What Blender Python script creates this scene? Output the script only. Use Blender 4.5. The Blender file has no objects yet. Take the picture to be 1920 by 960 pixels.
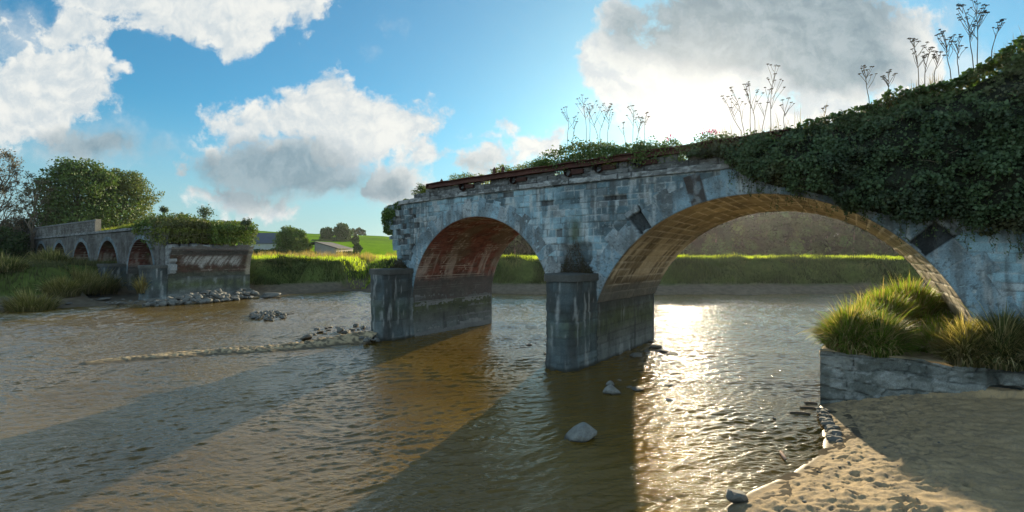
import bpy, math
import numpy as np

S = bpy.context.scene
COL = S.collection
RNG = np.random.default_rng(11)

# ------------------------------------------------------------------ camera numbers (measured from the photograph)
F_PX, CX, HY, CAM_Z = 950.0, 960.0, 476.0, 5.0
SUN_AZ, SUN_EL = math.radians(18.9), math.radians(12.3)
SV = np.array([0.8, -0.6, 0.0]); TV = np.array([0.6, 0.8, 0.0])   # along and across the bridge


def W(s, t, z):
    s, t, z = np.broadcast_arrays(np.asarray(s, float), np.asarray(t, float), np.asarray(z, float))
    return np.stack([.8 * s + .6 * t, -.6 * s + .8 * t, z], -1)


def st_of(X, Y):
    return .8 * X - .6 * Y, .6 * X + .8 * Y


def on_t(px, py, t):
    """world point on the vertical plane t=const seen at photo pixel"""
    k = (px - CX) / F_PX
    Y = t / (.6 * k + .8)
    return np.array([k * Y, Y, CAM_Z + (HY - py) / F_PX * Y])


def on_z(px, py, z=0.0):
    Y = (CAM_Z - z) * F_PX / (py - HY)
    return np.array([(px - CX) / F_PX * Y, Y, z])


def on_y(px, py, Y):
    return np.array([(px - CX) / F_PX * Y, Y, CAM_Z + (HY - py) / F_PX * Y])


# ------------------------------------------------------------------ noise
def _h(i, j, k, seed):
    n = (i.astype(np.int64) * 374761393 + j.astype(np.int64) * 668265263 + k.astype(np.int64) * 2147483647 + seed * 1274126177) & 0xFFFFFFFF
    n = ((n ^ (n >> 13)) * 1274126177) & 0xFFFFFFFF
    n = ((n ^ (n >> 16)) * 2246822519) & 0xFFFFFFFF
    n = n ^ (n >> 15)
    return (n & 0xFFFFFF) / float(0xFFFFFF)


def vnoise(x, y, z=0.0, seed=0):
    x, y, z = np.broadcast_arrays(np.asarray(x, float), np.asarray(y, float), np.asarray(z, float))
    xi, yi, zi = np.floor(x), np.floor(y), np.floor(z)
    fx, fy, fz = x - xi, y - yi, z - zi
    fx, fy, fz = [f * f * (3 - 2 * f) for f in (fx, fy, fz)]
    r = 0
    for a in (0, 1):
        for b in (0, 1):
            for c in (0, 1):
                w = (fx if a else 1 - fx) * (fy if b else 1 - fy) * (fz if c else 1 - fz)
                r = r + w * _h(xi + a, yi + b, zi + c, seed)
    return r


def fbm(x, y, z=0.0, o=4, seed=0, g=.5):
    x, y, z = np.asarray(x, float), np.asarray(y, float), np.asarray(z, float)
    r = 0; a = 1; tot = 0
    for i in range(o):
        r = r + a * vnoise(x * 2 ** i + 17.3 * i, y * 2 ** i - 9.1 * i, z * 2 ** i, seed + i)
        tot += a; a *= g
    return r / tot


def ss(a, b, x):
    t = np.clip((x - a) / (b - a), 0, 1)
    return t * t * (3 - 2 * t)


def mix(a, b, t):
    t = np.asarray(t)[..., None]
    return np.asarray(a) * (1 - t) + np.asarray(b) * t


# ------------------------------------------------------------------ object plumbing
def tag(o, label=None, cat=None, group=None, kind=None):
    if label: o['label'] = label
    if cat: o['category'] = cat
    if group: o['group'] = group
    if kind: o['kind'] = kind
    return o


def empty(name, loc, label=None, cat=None, group=None):
    o = bpy.data.objects.new(name, None); COL.objects.link(o)
    o.location = loc; o.empty_display_size = .5
    return tag(o, label, cat, group)


def mk(name, V, Fs, mat, parent=None, col=None, smooth=False, origin=None):
    """link arrays as one mesh object; Fs is a list of (n,3)/(n,4) index arrays"""
    V = np.ascontiguousarray(np.asarray(V, float).reshape(-1, 3))
    Fs = [np.asarray(f, np.int32) for f in (Fs if isinstance(Fs, (list, tuple)) else [Fs]) if len(f)]
    if origin is None:
        q = parent
        while q is not None and q.parent is not None: q = q.parent
        origin = np.zeros(3) if q is None else np.array(q.location)
    origin = np.asarray(origin, float)
    me = bpy.data.meshes.new(name)
    nl = sum(f.size for f in Fs); nf = sum(len(f) for f in Fs)
    me.vertices.add(len(V)); me.loops.add(nl); me.polygons.add(nf)
    me.vertices.foreach_set('co', (V - origin).astype(np.float32).ravel())
    me.loops.foreach_set('vertex_index', np.concatenate([f.ravel() for f in Fs]))
    tot = np.concatenate([np.full(len(f), f.shape[1], np.int32) for f in Fs])
    st = np.concatenate([[0], np.cumsum(tot)[:-1]]).astype(np.int32)
    me.polygons.foreach_set('loop_start', st)
    me.update(calc_edges=True)
    me.polygons.foreach_set('use_smooth', np.full(nf, smooth))
    if col is not None:
        a = me.color_attributes.new('Col', 'FLOAT_COLOR', 'POINT')
        c = np.ones((len(V), 4), np.float32); c[:, :3] = np.clip(np.asarray(col).reshape(-1, 3), 0, 1)
        a.data.foreach_set('color', c.ravel())
    me.validate()
    if mat: me.materials.append(mat)
    o = bpy.data.objects.new(name, me); COL.objects.link(o)
    if parent is not None:
        o.parent = parent
    else:
        o.location = origin
    return o


def grid_faces(nu, nv, keep=None, flip=False):
    i = np.arange(nu * nv).reshape(nu, nv)
    f = np.stack([i[:-1, :-1], i[1:, :-1], i[1:, 1:], i[:-1, 1:]], -1)
    if flip: f = f[..., ::-1]
    f = f.reshape(-1, 4)
    if keep is not None:
        k = keep.ravel(); f = f[k[f].all(1)]
    return f


def compact(V, F, C=None):
    u = np.unique(F); m = np.full(len(V), -1); m[u] = np.arange(len(u))
    return V[u], m[F], (None if C is None else C[u])


class Acc:
    """collects pieces of one mesh"""
    def __init__(s): s.V = []; s.F = {3: [], 4: []}; s.C = []; s.n = 0
    def add(s, V, F, C=(.3, .3, .3)):
        V = np.asarray(V, float).reshape(-1, 3)
        for f in (F if isinstance(F, (list, tuple)) else [F]):
            f = np.asarray(f)
            if len(f): s.F[f.shape[1]].append(f + s.n)
        s.V.append(V); C = np.asarray(C, float)
        s.C.append(np.broadcast_to(C, V.shape) if C.ndim == 1 else C.reshape(-1, 3)); s.n += len(V)
    def build(s, name, mat, parent=None, smooth=False, origin=None):
        Fs = [np.concatenate(s.F[k]) for k in (4, 3) if s.F[k]]
        return mk(name, np.concatenate(s.V), Fs, mat, parent, np.concatenate(s.C), smooth, origin)
    def box(s, o, ax, ay, az, C=(.3, .3, .3), jit=0):
        """box from corner o with edge vectors"""
        o, ax, ay, az = map(lambda a: np.asarray(a, float), (o, ax, ay, az))
        V = np.array([o, o + ax, o + ax + ay, o + ay, o + az, o + ax + az, o + ax + ay + az, o + ay + az])
        if jit: V = V + RNG.uniform(-jit, jit, V.shape)
        s.add(V, np.array([[0, 3, 2, 1], [4, 5, 6, 7], [0, 1, 5, 4], [1, 2, 6, 5], [2, 3, 7, 6], [3, 0, 4, 7]]), C)
    def tube(s, P, R, C=(.2, .15, .1), n=6):
        P = np.asarray(P, float); R = np.broadcast_to(np.asarray(R, float), len(P)); m = len(P)
        T = np.gradient(P, axis=0); T /= np.linalg.norm(T, axis=1)[:, None] + 1e-9
        up = np.where(np.abs(T[:, 2:3]) > .9, np.array([[1., 0, 0]]), np.array([[0, 0, 1.]]))
        A = np.cross(T, up); A /= np.linalg.norm(A, axis=1)[:, None] + 1e-9; B = np.cross(T, A)
        a = np.arange(n) / n * 2 * np.pi
        V = P[:, None] + R[:, None, None] * (A[:, None] * np.cos(a)[None, :, None] + B[:, None] * np.sin(a)[None, :, None])
        i = np.arange(m * n).reshape(m, n); j = np.roll(i, -1, 1)
        s.add(V, np.stack([i[:-1], j[:-1], j[1:], i[1:]], -1).reshape(-1, 4), C)


# ------------------------------------------------------------------ materials
def nd(nt, typ, **kw):
    n = nt.nodes.new(typ)
    for k, v in kw.items():
        if k in n.inputs.keys() if hasattr(n.inputs, 'keys') else False: n.inputs[k].default_value = v
        elif hasattr(n, k): setattr(n, k, v)
    return n


def new_mat(name):
    m = bpy.data.materials.new(name); m.use_nodes = True
    nt = m.node_tree; nt.nodes.clear()
    out = nt.nodes.new('ShaderNodeOutputMaterial')
    return m, nt, out


def noise_node(nt, vec, scale, detail=4, rough=.55, vscale=None):
    if vscale is not None:
        mp = nt.nodes.new('ShaderNodeMapping'); mp.inputs['Scale'].default_value = vscale
        nt.links.new(vec, mp.inputs['Vector']); vec = mp.outputs[0]
    n = nt.nodes.new('ShaderNodeTexNoise'); n.inputs['Scale'].default_value = scale
    n.inputs['Detail'].default_value = detail; n.inputs['Roughness'].default_value = rough
    nt.links.new(vec, n.inputs['Vector'])
    return n


def mrange(nt, val, a, b, c, d):
    m = nt.nodes.new('ShaderNodeMapRange'); nt.links.new(val, m.inputs[0])
    for i, v in zip((1, 2, 3, 4), (a, b, c, d)): m.inputs[i].default_value = v
    return m.outputs[0]


def vmul(nt, colo, fac):
    v = nt.nodes.new('ShaderNodeVectorMath'); v.operation = 'SCALE'
    nt.links.new(colo, v.inputs[0]); nt.links.new(fac, v.inputs['Scale'])
    return v.outputs[0]


def attr_mat(name, rough=.9, scale=(6, 40), amt=(.25, .35), bump=.3, bdist=.02, spec=.3, vs=None, speck=0):
    """colour comes from the mesh; noise breaks it up; bump gives grain"""
    m, nt, out = new_mat(name)
    at = nt.nodes.new('ShaderNodeAttribute'); at.attribute_name = 'Col'
    tc = nt.nodes.new('ShaderNodeTexCoord')
    c = at.outputs['Color']; ns = []
    for sc, am in zip(scale, amt):
        n = noise_node(nt, tc.outputs['Object'], sc, 5, .6, vs); ns.append(n)
        c = vmul(nt, c, mrange(nt, n.outputs[0], .25, .75, 1 - am, 1 + am))
    b = nt.nodes.new('ShaderNodeBsdfPrincipled')
    nt.links.new(c, b.inputs['Base Color']); b.inputs['Roughness'].default_value = rough
    b.inputs['Specular IOR Level'].default_value = spec
    if bump:
        bp = nt.nodes.new('ShaderNodeBump'); bp.inputs['Strength'].default_value = bump; bp.inputs['Distance'].default_value = bdist
        nt.links.new(ns[-1].outputs[0], bp.inputs['Height']); nt.links.new(bp.outputs[0], b.inputs['Normal'])
    nt.links.new(b.outputs[0], out.inputs[0])
    return m


def leaf_mat(name, trans=.45, tint=(1.2, 1.25, .5), rough=.6, spec=.25):
    m, nt, out = new_mat(name)
    at = nt.nodes.new('ShaderNodeAttribute'); at.attribute_name = 'Col'
    b = nt.nodes.new('ShaderNodeBsdfPrincipled'); b.inputs['Roughness'].default_value = rough
    b.inputs['Specular IOR Level'].default_value = spec
    nt.links.new(at.outputs['Color'], b.inputs['Base Color'])
    mu = nt.nodes.new('ShaderNodeVectorMath'); mu.operation = 'MULTIPLY'; mu.inputs[1].default_value = tint
    nt.links.new(at.outputs['Color'], mu.inputs[0])
    tr = nt.nodes.new('ShaderNodeBsdfTranslucent'); nt.links.new(mu.outputs[0], tr.inputs[0])
    mx = nt.nodes.new('ShaderNodeMixShader'); mx.inputs[0].default_value = trans
    nt.links.new(b.outputs[0], mx.inputs[1]); nt.links.new(tr.outputs[0], mx.inputs[2])
    nt.links.new(mx.outputs[0], out.inputs[0])
    return m


M_STONE = attr_mat('weathered_limestone', .92, (2.2, 30), (.22, .35), .6, .03)
M_FARSTONE = attr_mat('distant_masonry', .95, (1.0, 9), (.25, .35), .3, .05)
M_ROCK = attr_mat('river_rock', .85, (3, 25), (.3, .35), .6, .03)
M_RUST = attr_mat('rusted_iron', .85, (5, 35), (.35, .45), .5, .01)
M_SOIL = attr_mat('soil', .95, (2, 20), (.3, .4), .6, .04)
M_SAND = attr_mat('sand', .8, (3.0, 60), (.16, .28), .5, .02, .12)
_nt = M_SAND.node_tree; _g = _nt.nodes.new('ShaderNodeNewGeometry'); _s = _nt.nodes.new('ShaderNodeSeparateXYZ'); _nt.links.new(_g.outputs['Position'], _s.inputs[0])
_nt.links.new(mrange(_nt, _s.outputs[2], .0, .06, .45, .95), [n for n in _nt.nodes if n.type == 'BSDF_PRINCIPLED'][0].inputs['Roughness'])
M_GROUND = attr_mat('meadow_ground', 1.0, (.12, 1.6), (.22, .35), .4, .1, 0.0)
M_BARK = attr_mat('bark', .9, (3, 25), (.3, .4), .6, .02)
M_PLAIN = attr_mat('plaster_and_slate', .85, (.8, 8), (.12, .15), .1, .02)
M_LEAF = leaf_mat('broad_leaf', .25)
M_WOOD = leaf_mat('far_wood_leaf', .03, (1, 1, .6), 1.0, 0.0)
M_IVY = leaf_mat('ivy_leaf', .22, (1.1, 1.3, .5), .5, .3)
M_GRASS = leaf_mat('grass_blade', .5, (1.35, 1.25, .45), .6, .2)
M_BANK = leaf_mat('bank_grass_blade', .15, (1.2, 1.2, .5), .8, .1)
M_DRY = leaf_mat('dry_stem', .1, (1, 1, 1), .8, .1)

# ------------------------------------------------------------------ masonry
class Courses:
    def __init__(s, u0, u1, v0, v1, h, w, seed, hj=.25, wj=.35):
        r = np.random.default_rng(seed)
        v = [v0]
        while v[-1] < v1: v.append(v[-1] + h * (1 + r.uniform(-hj, hj)))
        s.v = np.array(v); s.rows = []; s.rnd = []; s.rnd2 = []
        for i in range(len(v) - 1):
            u = [u0 - r.uniform(0, w)]
            while u[-1] < u1: u.append(u[-1] + w * (1 + r.uniform(-wj, wj)))
            s.rows.append(np.array(u)); s.rnd.append(r.random(len(u))); s.rnd2.append(r.random(len(u)))
    def ev(s, U, V):
        ci = np.clip(np.searchsorted(s.v, V) - 1, 0, len(s.v) - 2)
        dv = np.minimum(V - s.v[ci], s.v[ci + 1] - V)
        du = np.zeros_like(U); r1 = np.zeros_like(U); r2 = np.zeros_like(U); uc = np.zeros_like(U)
        for c in np.unique(ci):
            m = ci == c; e = s.rows[c]; x = U[m]
            k = np.clip(np.searchsorted(e, x) - 1, 0, len(e) - 2)
            du[m] = np.minimum(x - e[k], e[k + 1] - x); r1[m] = s.rnd[c][k]; r2[m] = s.rnd2[c][k]; uc[m] = (e[k] + e[k + 1]) / 2
        vc = (s.v[ci] + s.v[ci + 1]) / 2
        return np.minimum(du, dv), r1, r2, uc, vc


def block_depth(d, r1, r2, U, V, jw=.03, jd=.035, proud=.03, seed=0, rough=.02):
    """how far each point of a masonry face stands out: block faces proud, joints sunk, edges worn"""
    wob = (fbm(U * 5, V * 5, 0, 2, seed + 5) - .5) * .03
    j = 1 - ss(0, jw, d + wob)
    dep = proud * (r1 - .5) - jd * j + rough * (fbm(U * 6, V * 6, 0, 3, seed) - .5) * 2
    return dep, j


BLUE = np.array([.165, .255, .285]); GREY = np.array([.25, .26, .25]); PALE = np.array([.46, .49, .47]); DARK = np.array([.07, .075, .07])
BRN = np.array([.17, .13, .085]); GREEN = np.array([.075, .095, .03]); BRICK = np.array([.165, .06, .042]); MORT = np.array([.42, .35, .28])


def streaks(U, V, seed, fu=3.0, fv=.35):
    return fbm(U * fu, V * fv, 0, 4, seed)


def stone_col(r1, r2, j, U, V, seed, base=BLUE):
    c = mix(base * .8, base * 1.3, r1)
    c = mix(c, GREY * (.7 + .6 * r2[..., None]), ss(.6, .95, r2) * .7)
    n = fbm(U * 1.3, V * 1.3, 0, 4, seed + 1)
    c = mix(c, DARK, ss(.5, .75, n) * .5); c = c * (.55 + .75 * ss(.3, .65, fbm(U * .35, V * .5, 0, 3, seed + 12)))[..., None]
    c = mix(c, DARK, ss(.55, .75, streaks(U, V, seed + 2)) * .7)
    c = mix(c, PALE, ss(.56, .75, streaks(U, V, seed + 3, 4.5, .8)) * .6)
    sp = fbm(U * 11, V * 11, 0, 2, seed + 4)
    c = mix(c, PALE, ss(.7, .85, sp) * .35)
    c = mix(c, PALE * .8, j * ss(.45, .6, fbm(U * 2, V * 2, 0, 3, seed + 9)) * .8)
    c = mix(c, DARK, j * (1 - ss(.4, .6, fbm(U * 2, V * 2, 0, 3, seed + 9))) * .7)
    return c


# ---- the main bridge, numbers in its own s (along), t (across), z
T0, T1 = 20.8, 28.3
A1 = dict(c=-18.1, z0=2.07, R=4.95, zs=2.07)
A2 = dict(c=-4.35, z0=.47, R=6.8, zs=2.77, dc=-.28, dR=-.13)


def zc(s): return 8.31 - .0012 * (s + 8.6) ** 2


bridge = empty('ruined_arch_bridge', W(-11.9, 24.5, 0), 'long grey stone arch bridge with two arches spanning the river in the foreground', 'bridge')

# spandrel wall
step = .04
s_ax = np.arange(-25.9, 9.0, step); z_ax = np.arange(1.5, 8.36, step)
U, V = np.meshgrid(s_ax, z_ax, indexing='ij')
crs = Courses(-26, 9, 1.5, 9, .30, .52, 3)
d, r1, r2, uc, vc = crs.ev(U, V + .0012 * (U + 8.6) ** 2)
dep, j = block_depth(d, r1, r2, U, V, proud=.045, rough=.025, seed=21)
col = stone_col(r1, r2, j, U, V, 31)
lost = (r2 > .988) | ((r2 > .8) & (uc < -22.6) & (uc > -25))
dep = np.where(lost, dep - .12, dep); col = np.where(lost[..., None], col * .35, col)
# hollow with dead vines over each cutwater
hol = ss(-12.9, -12.5, U) * (1 - ss(-11.15, -10.95, U)) * ss(3.9, 4.1, V) * (1 - ss(5.25, 5.6, V + .4 * (fbm(U * 2, V * 2, 0, 2, 8) - .5)))
hol = hol * ss(.25, .5, fbm(U * 1.6, V * 1.6, 0, 3, 909) + .3 * np.exp(-((U + 11.9) / .5) ** 2)); dep -= .18 * hol; col = mix(col, DARK * 1.1, hol * .6)  # shadow of the hollow is also darkened into the stone colour
strk = np.exp(-((U + 11.9) / .35) ** 2) * ss(5.2, 5.8, V) * (1 - ss(6.2, 7.2, V)); col = mix(col, np.array([.06, .08, .04]), strk * .9)
# the broken left end follows whole blocks
edge = -25.35 + .75 * np.exp(-((vc - 4.9) / 1.0) ** 2) + .7 * (_h(np.floor(vc * 9), np.floor(vc * 3), np.floor(vc * 0), 5) - .5) - .25 * ss(6, 8, vc)
keep = (uc > edge) & (V < zc(U) + .03)
for a in (A1, A2):
    keep &= ~((np.hypot(U - a['c'], V - a['z0']) < a['R'] + .12) & (V > a['zs'] - .3))
    keep &= ~((np.abs(U - a['c']) < a['R'] - (0 if a is A1 else .4)) & (V < a['zs'] + .1))
_th0 = math.asin((A2['zs'] - A2['z0']) / A2['R']); _n = max(9, int(round(A2['R'] * (math.pi - 2 * _th0) / .62)) | 1)
_vi = lambda a_, b_: np.floor((math.pi - _th0 - np.arctan2(b_ - A2['z0'], a_ - A2['c'])) / (math.pi - 2 * _th0) * _n)
for hs, hz_ in ((-8.63, 6.63), (.9, 5.5)):
    rr_ = np.hypot(U - A2['c'], V - A2['z0']); keep &= ~((_vi(U, V) == float(_vi(np.array(hs), np.array(hz_)))) & (rr_ < A2['R'] + 1.15))
P = W(U, T0 - dep, V)
Fc = grid_faces(len(s_ax), len(z_ax), keep)
V_, F_, C_ = compact(P.reshape(-1, 3), Fc, col.reshape(-1, 3))
mk('spandrel_wall', V_, F_, M_STONE, bridge, C_, True)
# solid core just behind the face where the wall has been robbed, so that the end reads as thick masonry
ac = Acc()
zz = np.arange(0, 8.3, .3)
for i in range(len(zz) - 1):
    z = zz[i]; e = -25.35 + .75 * math.exp(-((z - 4.9) / 1.0) ** 2) - .25 * min(1, max(0, (z - 6) / 2))
    q = RNG.uniform(-.15, .25)
    ac.box(W(e + .12 + q, T0 + .14, z), SV * (-23.06 - e - .12 - q), TV * (T1 - T0 - .3), (0, 0, .31), GREY * RNG.uniform(.4, .9), .03)
ac.build('broken_end_core', M_STONE, bridge)

# arch rings of long voussoirs
def ring(a, wv, dmin, dmax, seed, holes=(), name='arch_ring', stp=.035, t_face=T0, lo=None, tone=1.0, parent=None, mat=None):
    R = a['R']; th0 = math.asin((a['zs'] - a['z0']) / R)
    L = R * (math.pi - 2 * th0); n = max(9, int(round(L / wv)) | 1)
    na = int(L / stp) + 1; nr = int((dmax) / stp) + 1
    x = np.linspace(0, 1, na); rr = np.linspace(0, dmax, nr)
    X, D = np.meshgrid(x, rr, indexing='ij')
    r_ = np.random.default_rng(seed)
    vi = np.clip((X * n).astype(int), 0, n - 1)
    dl = dmin + (dmax - dmin) * np.where(np.arange(n) % 2, .15, 1) * r_.uniform(.6, 1, n)
    for (hs, hz, kind) in holes:
        if kind == 'hole': dl[int(np.clip((math.pi - th0 - math.atan2(hz - a['z0'], hs - a['c'])) / (math.pi - 2 * th0) * n, 0, n - 1))] = dmax
    k1 = r_.random(n); k2 = r_.random(n)
    fr = X * n - vi; dj = np.minimum(fr, 1 - fr) * L / n
    dj = np.minimum(dj, np.minimum(D + .05, dl[vi] - D))
    th = np.pi - th0 - X * (np.pi - 2 * th0)
    U = a['c'] + (R + D) * np.cos(th); V = a['z0'] + (R + D) * np.sin(th)
    dep, j = block_depth(dj, k1[vi], k2[vi], U, V, .022, .03, .03, seed, .014)
    dep = dep + .035
    col = stone_col(k1[vi], k2[vi], j * .7, U, V, seed + 3, BLUE * np.array([.95, 1, 1.05]))
    col = mix(col, (GREY * .8), .25) * tone
    pit = fbm(U * 14, V * 14, 0, 2, seed + 8); col = mix(col, DARK, ss(.66, .74, pit) * .6); dep -= .012 * ss(.66, .74, pit)
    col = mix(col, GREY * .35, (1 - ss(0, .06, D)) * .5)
    for (hs, hz, kind) in holes:
        q = int(np.clip((math.pi - th0 - math.atan2(hz - a['z0'], hs - a['c'])) / (math.pi - 2 * th0) * n, 0, n - 1))
        m = (vi == q) & (dj > .015)
        if kind == 'hole':
            m &= (D + .25 * (fbm(U * 3.5, V * 3.5, 0, 3, 19) - .5) > .05) & (D + .3 * (fbm(U * 3, V * 3, 0, 2, 18) - .5) < 1.02); dep = np.where(m, dep - .22 + .05 * fbm(U * 7, V * 7, 0, 2, 3), dep); col = np.where(m[..., None], col * .2, col)
        else:
            col = np.where(m[..., None], mix(col, np.array([.055, .043, .035]), ss(.35, .5, fbm(U * 3, V * 3, 0, 3, 3)) * .4 + .55), col)
    keep = (D <= dl[vi] + .02) & (V < zc(U) + .02 if lo is None else V < lo)
    P = W(U, t_face - dep, V)
    P[:, 0] = W(U[:, 0], t_face - dep.mean(), V[:, 0])
    V_, F_, C_ = compact(P.reshape(-1, 3), grid_faces(na, nr, keep, True), col.reshape(-1, 3))
    return mk(name, V_, F_, mat or M_STONE, parent or bridge, C_, True)


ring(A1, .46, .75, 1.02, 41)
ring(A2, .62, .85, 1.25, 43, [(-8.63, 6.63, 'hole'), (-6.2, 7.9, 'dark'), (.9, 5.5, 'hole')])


# vaults and pier sides
def barrel(a, name, kind, seed, parent, t0=T0 - .02, t1=T1, stp=.05, mat=None, part='vault'):
    R = a['R']; th0 = math.asin((a['zs'] - a['z0']) / R); L = R * (math.pi - 2 * th0)
    na = int(L / stp) + 1; nt_ = int((t1 - t0) / (stp * 1.6)) + 1
    x = np.linspace(0, L, na); tt = np.linspace(t0, t1, nt_)
    X, T = np.meshgrid(x, tt, indexing='ij')
    th = np.pi - th0 - X / R
    bk = np.clip((T - t0) / (t1 - t0), 0, 1); Rt = R + a.get('dR', 0) * bk
    U = a['c'] + a.get('dc', 0) * bk + Rt * np.cos(th); V = a['z0'] + Rt * np.sin(th)
    if kind == 'brick':
        c_ = Courses(t0, t1, 0, L, .16, .42, seed, .05, .1)
        d, k1, k2, _, _ = c_.ev(T, X)
        dep, j = block_depth(d, k1, k2, X, T, .02, .02, .02, seed, .012)
        n = fbm(X * .6, T * .6, 0, 4, seed)
        col = mix(BRICK * .55, BRICK * 1.25, k1); col = mix(col, BRN * .8, ss(.45, .65, n) * .8)
        col = mix(col, MORT, j * ss(.38, .6, fbm(X * .9, T * .9, 0, 3, seed + 1)))
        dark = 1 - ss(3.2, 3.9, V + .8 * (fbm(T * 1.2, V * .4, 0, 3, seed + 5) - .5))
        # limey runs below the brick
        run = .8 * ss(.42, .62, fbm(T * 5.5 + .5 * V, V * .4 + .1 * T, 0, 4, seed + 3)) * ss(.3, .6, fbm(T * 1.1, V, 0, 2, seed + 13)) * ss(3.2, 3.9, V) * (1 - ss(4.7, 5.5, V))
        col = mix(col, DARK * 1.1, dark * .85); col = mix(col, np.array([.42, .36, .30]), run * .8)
    else:
        c_ = Courses(t0, t1, 0, L, .42, .95, seed, .15, .25)
        d, k1, k2, _, _ = c_.ev(T, X)
        dep, j = block_depth(d, k1, k2, X, T, .055, .025, .03, seed, .02)
        tan = np.array([.44, .36, .22]); col = mix(tan * .6, tan * 1.1, k1)
        col = mix(col, BRN * .7, ss(.45, .7, fbm(X * .8, T * .8, 0, 4, seed)) * .6)
        col = mix(col, np.array([.85, .76, .6]), j * .95 * ss(.3, .5, fbm(X, T, 0, 3, seed + 1)))
        left = (U < a['c']); col = col * (1 - .5 * (1 - ss(-9.5, -6, U)))[..., None]  # left haunch darkened in colour against golden light bounced off the water
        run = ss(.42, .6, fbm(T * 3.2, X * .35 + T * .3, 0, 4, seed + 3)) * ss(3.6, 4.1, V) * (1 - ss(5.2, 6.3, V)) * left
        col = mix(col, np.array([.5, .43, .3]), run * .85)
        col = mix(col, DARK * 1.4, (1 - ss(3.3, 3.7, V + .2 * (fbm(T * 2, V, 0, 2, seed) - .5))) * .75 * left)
    nrm = np.stack([-np.cos(th), -np.sin(th)], -1)
    dep[:, 0] = 0
    P = W(U + nrm[..., 0] * dep, T, V + nrm[..., 1] * dep)
    return mk(name, P, grid_faces(na, nt_, None, False), mat or M_STONE, parent, col.reshape(-1, 3), True)


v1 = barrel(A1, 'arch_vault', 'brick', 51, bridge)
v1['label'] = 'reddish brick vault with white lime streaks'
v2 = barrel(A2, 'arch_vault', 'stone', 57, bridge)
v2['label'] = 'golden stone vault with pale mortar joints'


def pier_col(U, V, k1, k2, j, seed):
    c = mix(np.array([.10, .11, .10]), np.array([.18, .19, .17]), k1)
    n = fbm(U * .8, V * 1.2, 0, 4, seed)
    c = mix(c, np.array([.05, .048, .04]), ss(1.9, 2.6, V + n - .5) * .75)
    g = np.exp(-((V - 1.75 - .5 * (n - .5)) / .55) ** 2); c = mix(c, GREEN * (.6 + .9 * fbm(U * 3, V * 3, 0, 3, seed + 1)[..., None]), g * .75)
    low = 1 - ss(.5, 1.0, V + .3 * (n - .5)); c = mix(c, np.array([.20, .23, .22]), low * .7)
    wet = 1 - ss(.03, .14, V); c = mix(c, np.array([.045, .042, .035]), wet * .9)
    c = mix(c, PALE * .8, ss(.66, .78, streaks(U, V, seed + 3, 3, .5)) * .5)
    c = mix(c, DARK * .7, ss(.6, .75, streaks(U, V, seed + 4, 2, .3)) * .6)
    c = c * (.66 + .2 * k2[..., None])
    return mix(c, DARK * .5, j * .5)


def cutwater_profile(sr, sl, tn, tb, r, n=40):
    """plan outline from the back right corner round the nose to the back left corner"""
    rr = (sr - sl) / 2
    a = np.linspace(0, np.pi, n)
    pts = [(sr, tb)] + [(sr, tb + (tn - tb) * q) for q in np.linspace(0, 1, 24)[1:-1]]
    pts += [((sr + sl) / 2 + rr * np.cos(x), tn - r * np.sin(x)) for x in a]
    pts += [(sl, tn + (tb - tn) * q) for q in np.linspace(0, 1, 24)[1:]]
    return np.array(pts)


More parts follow.
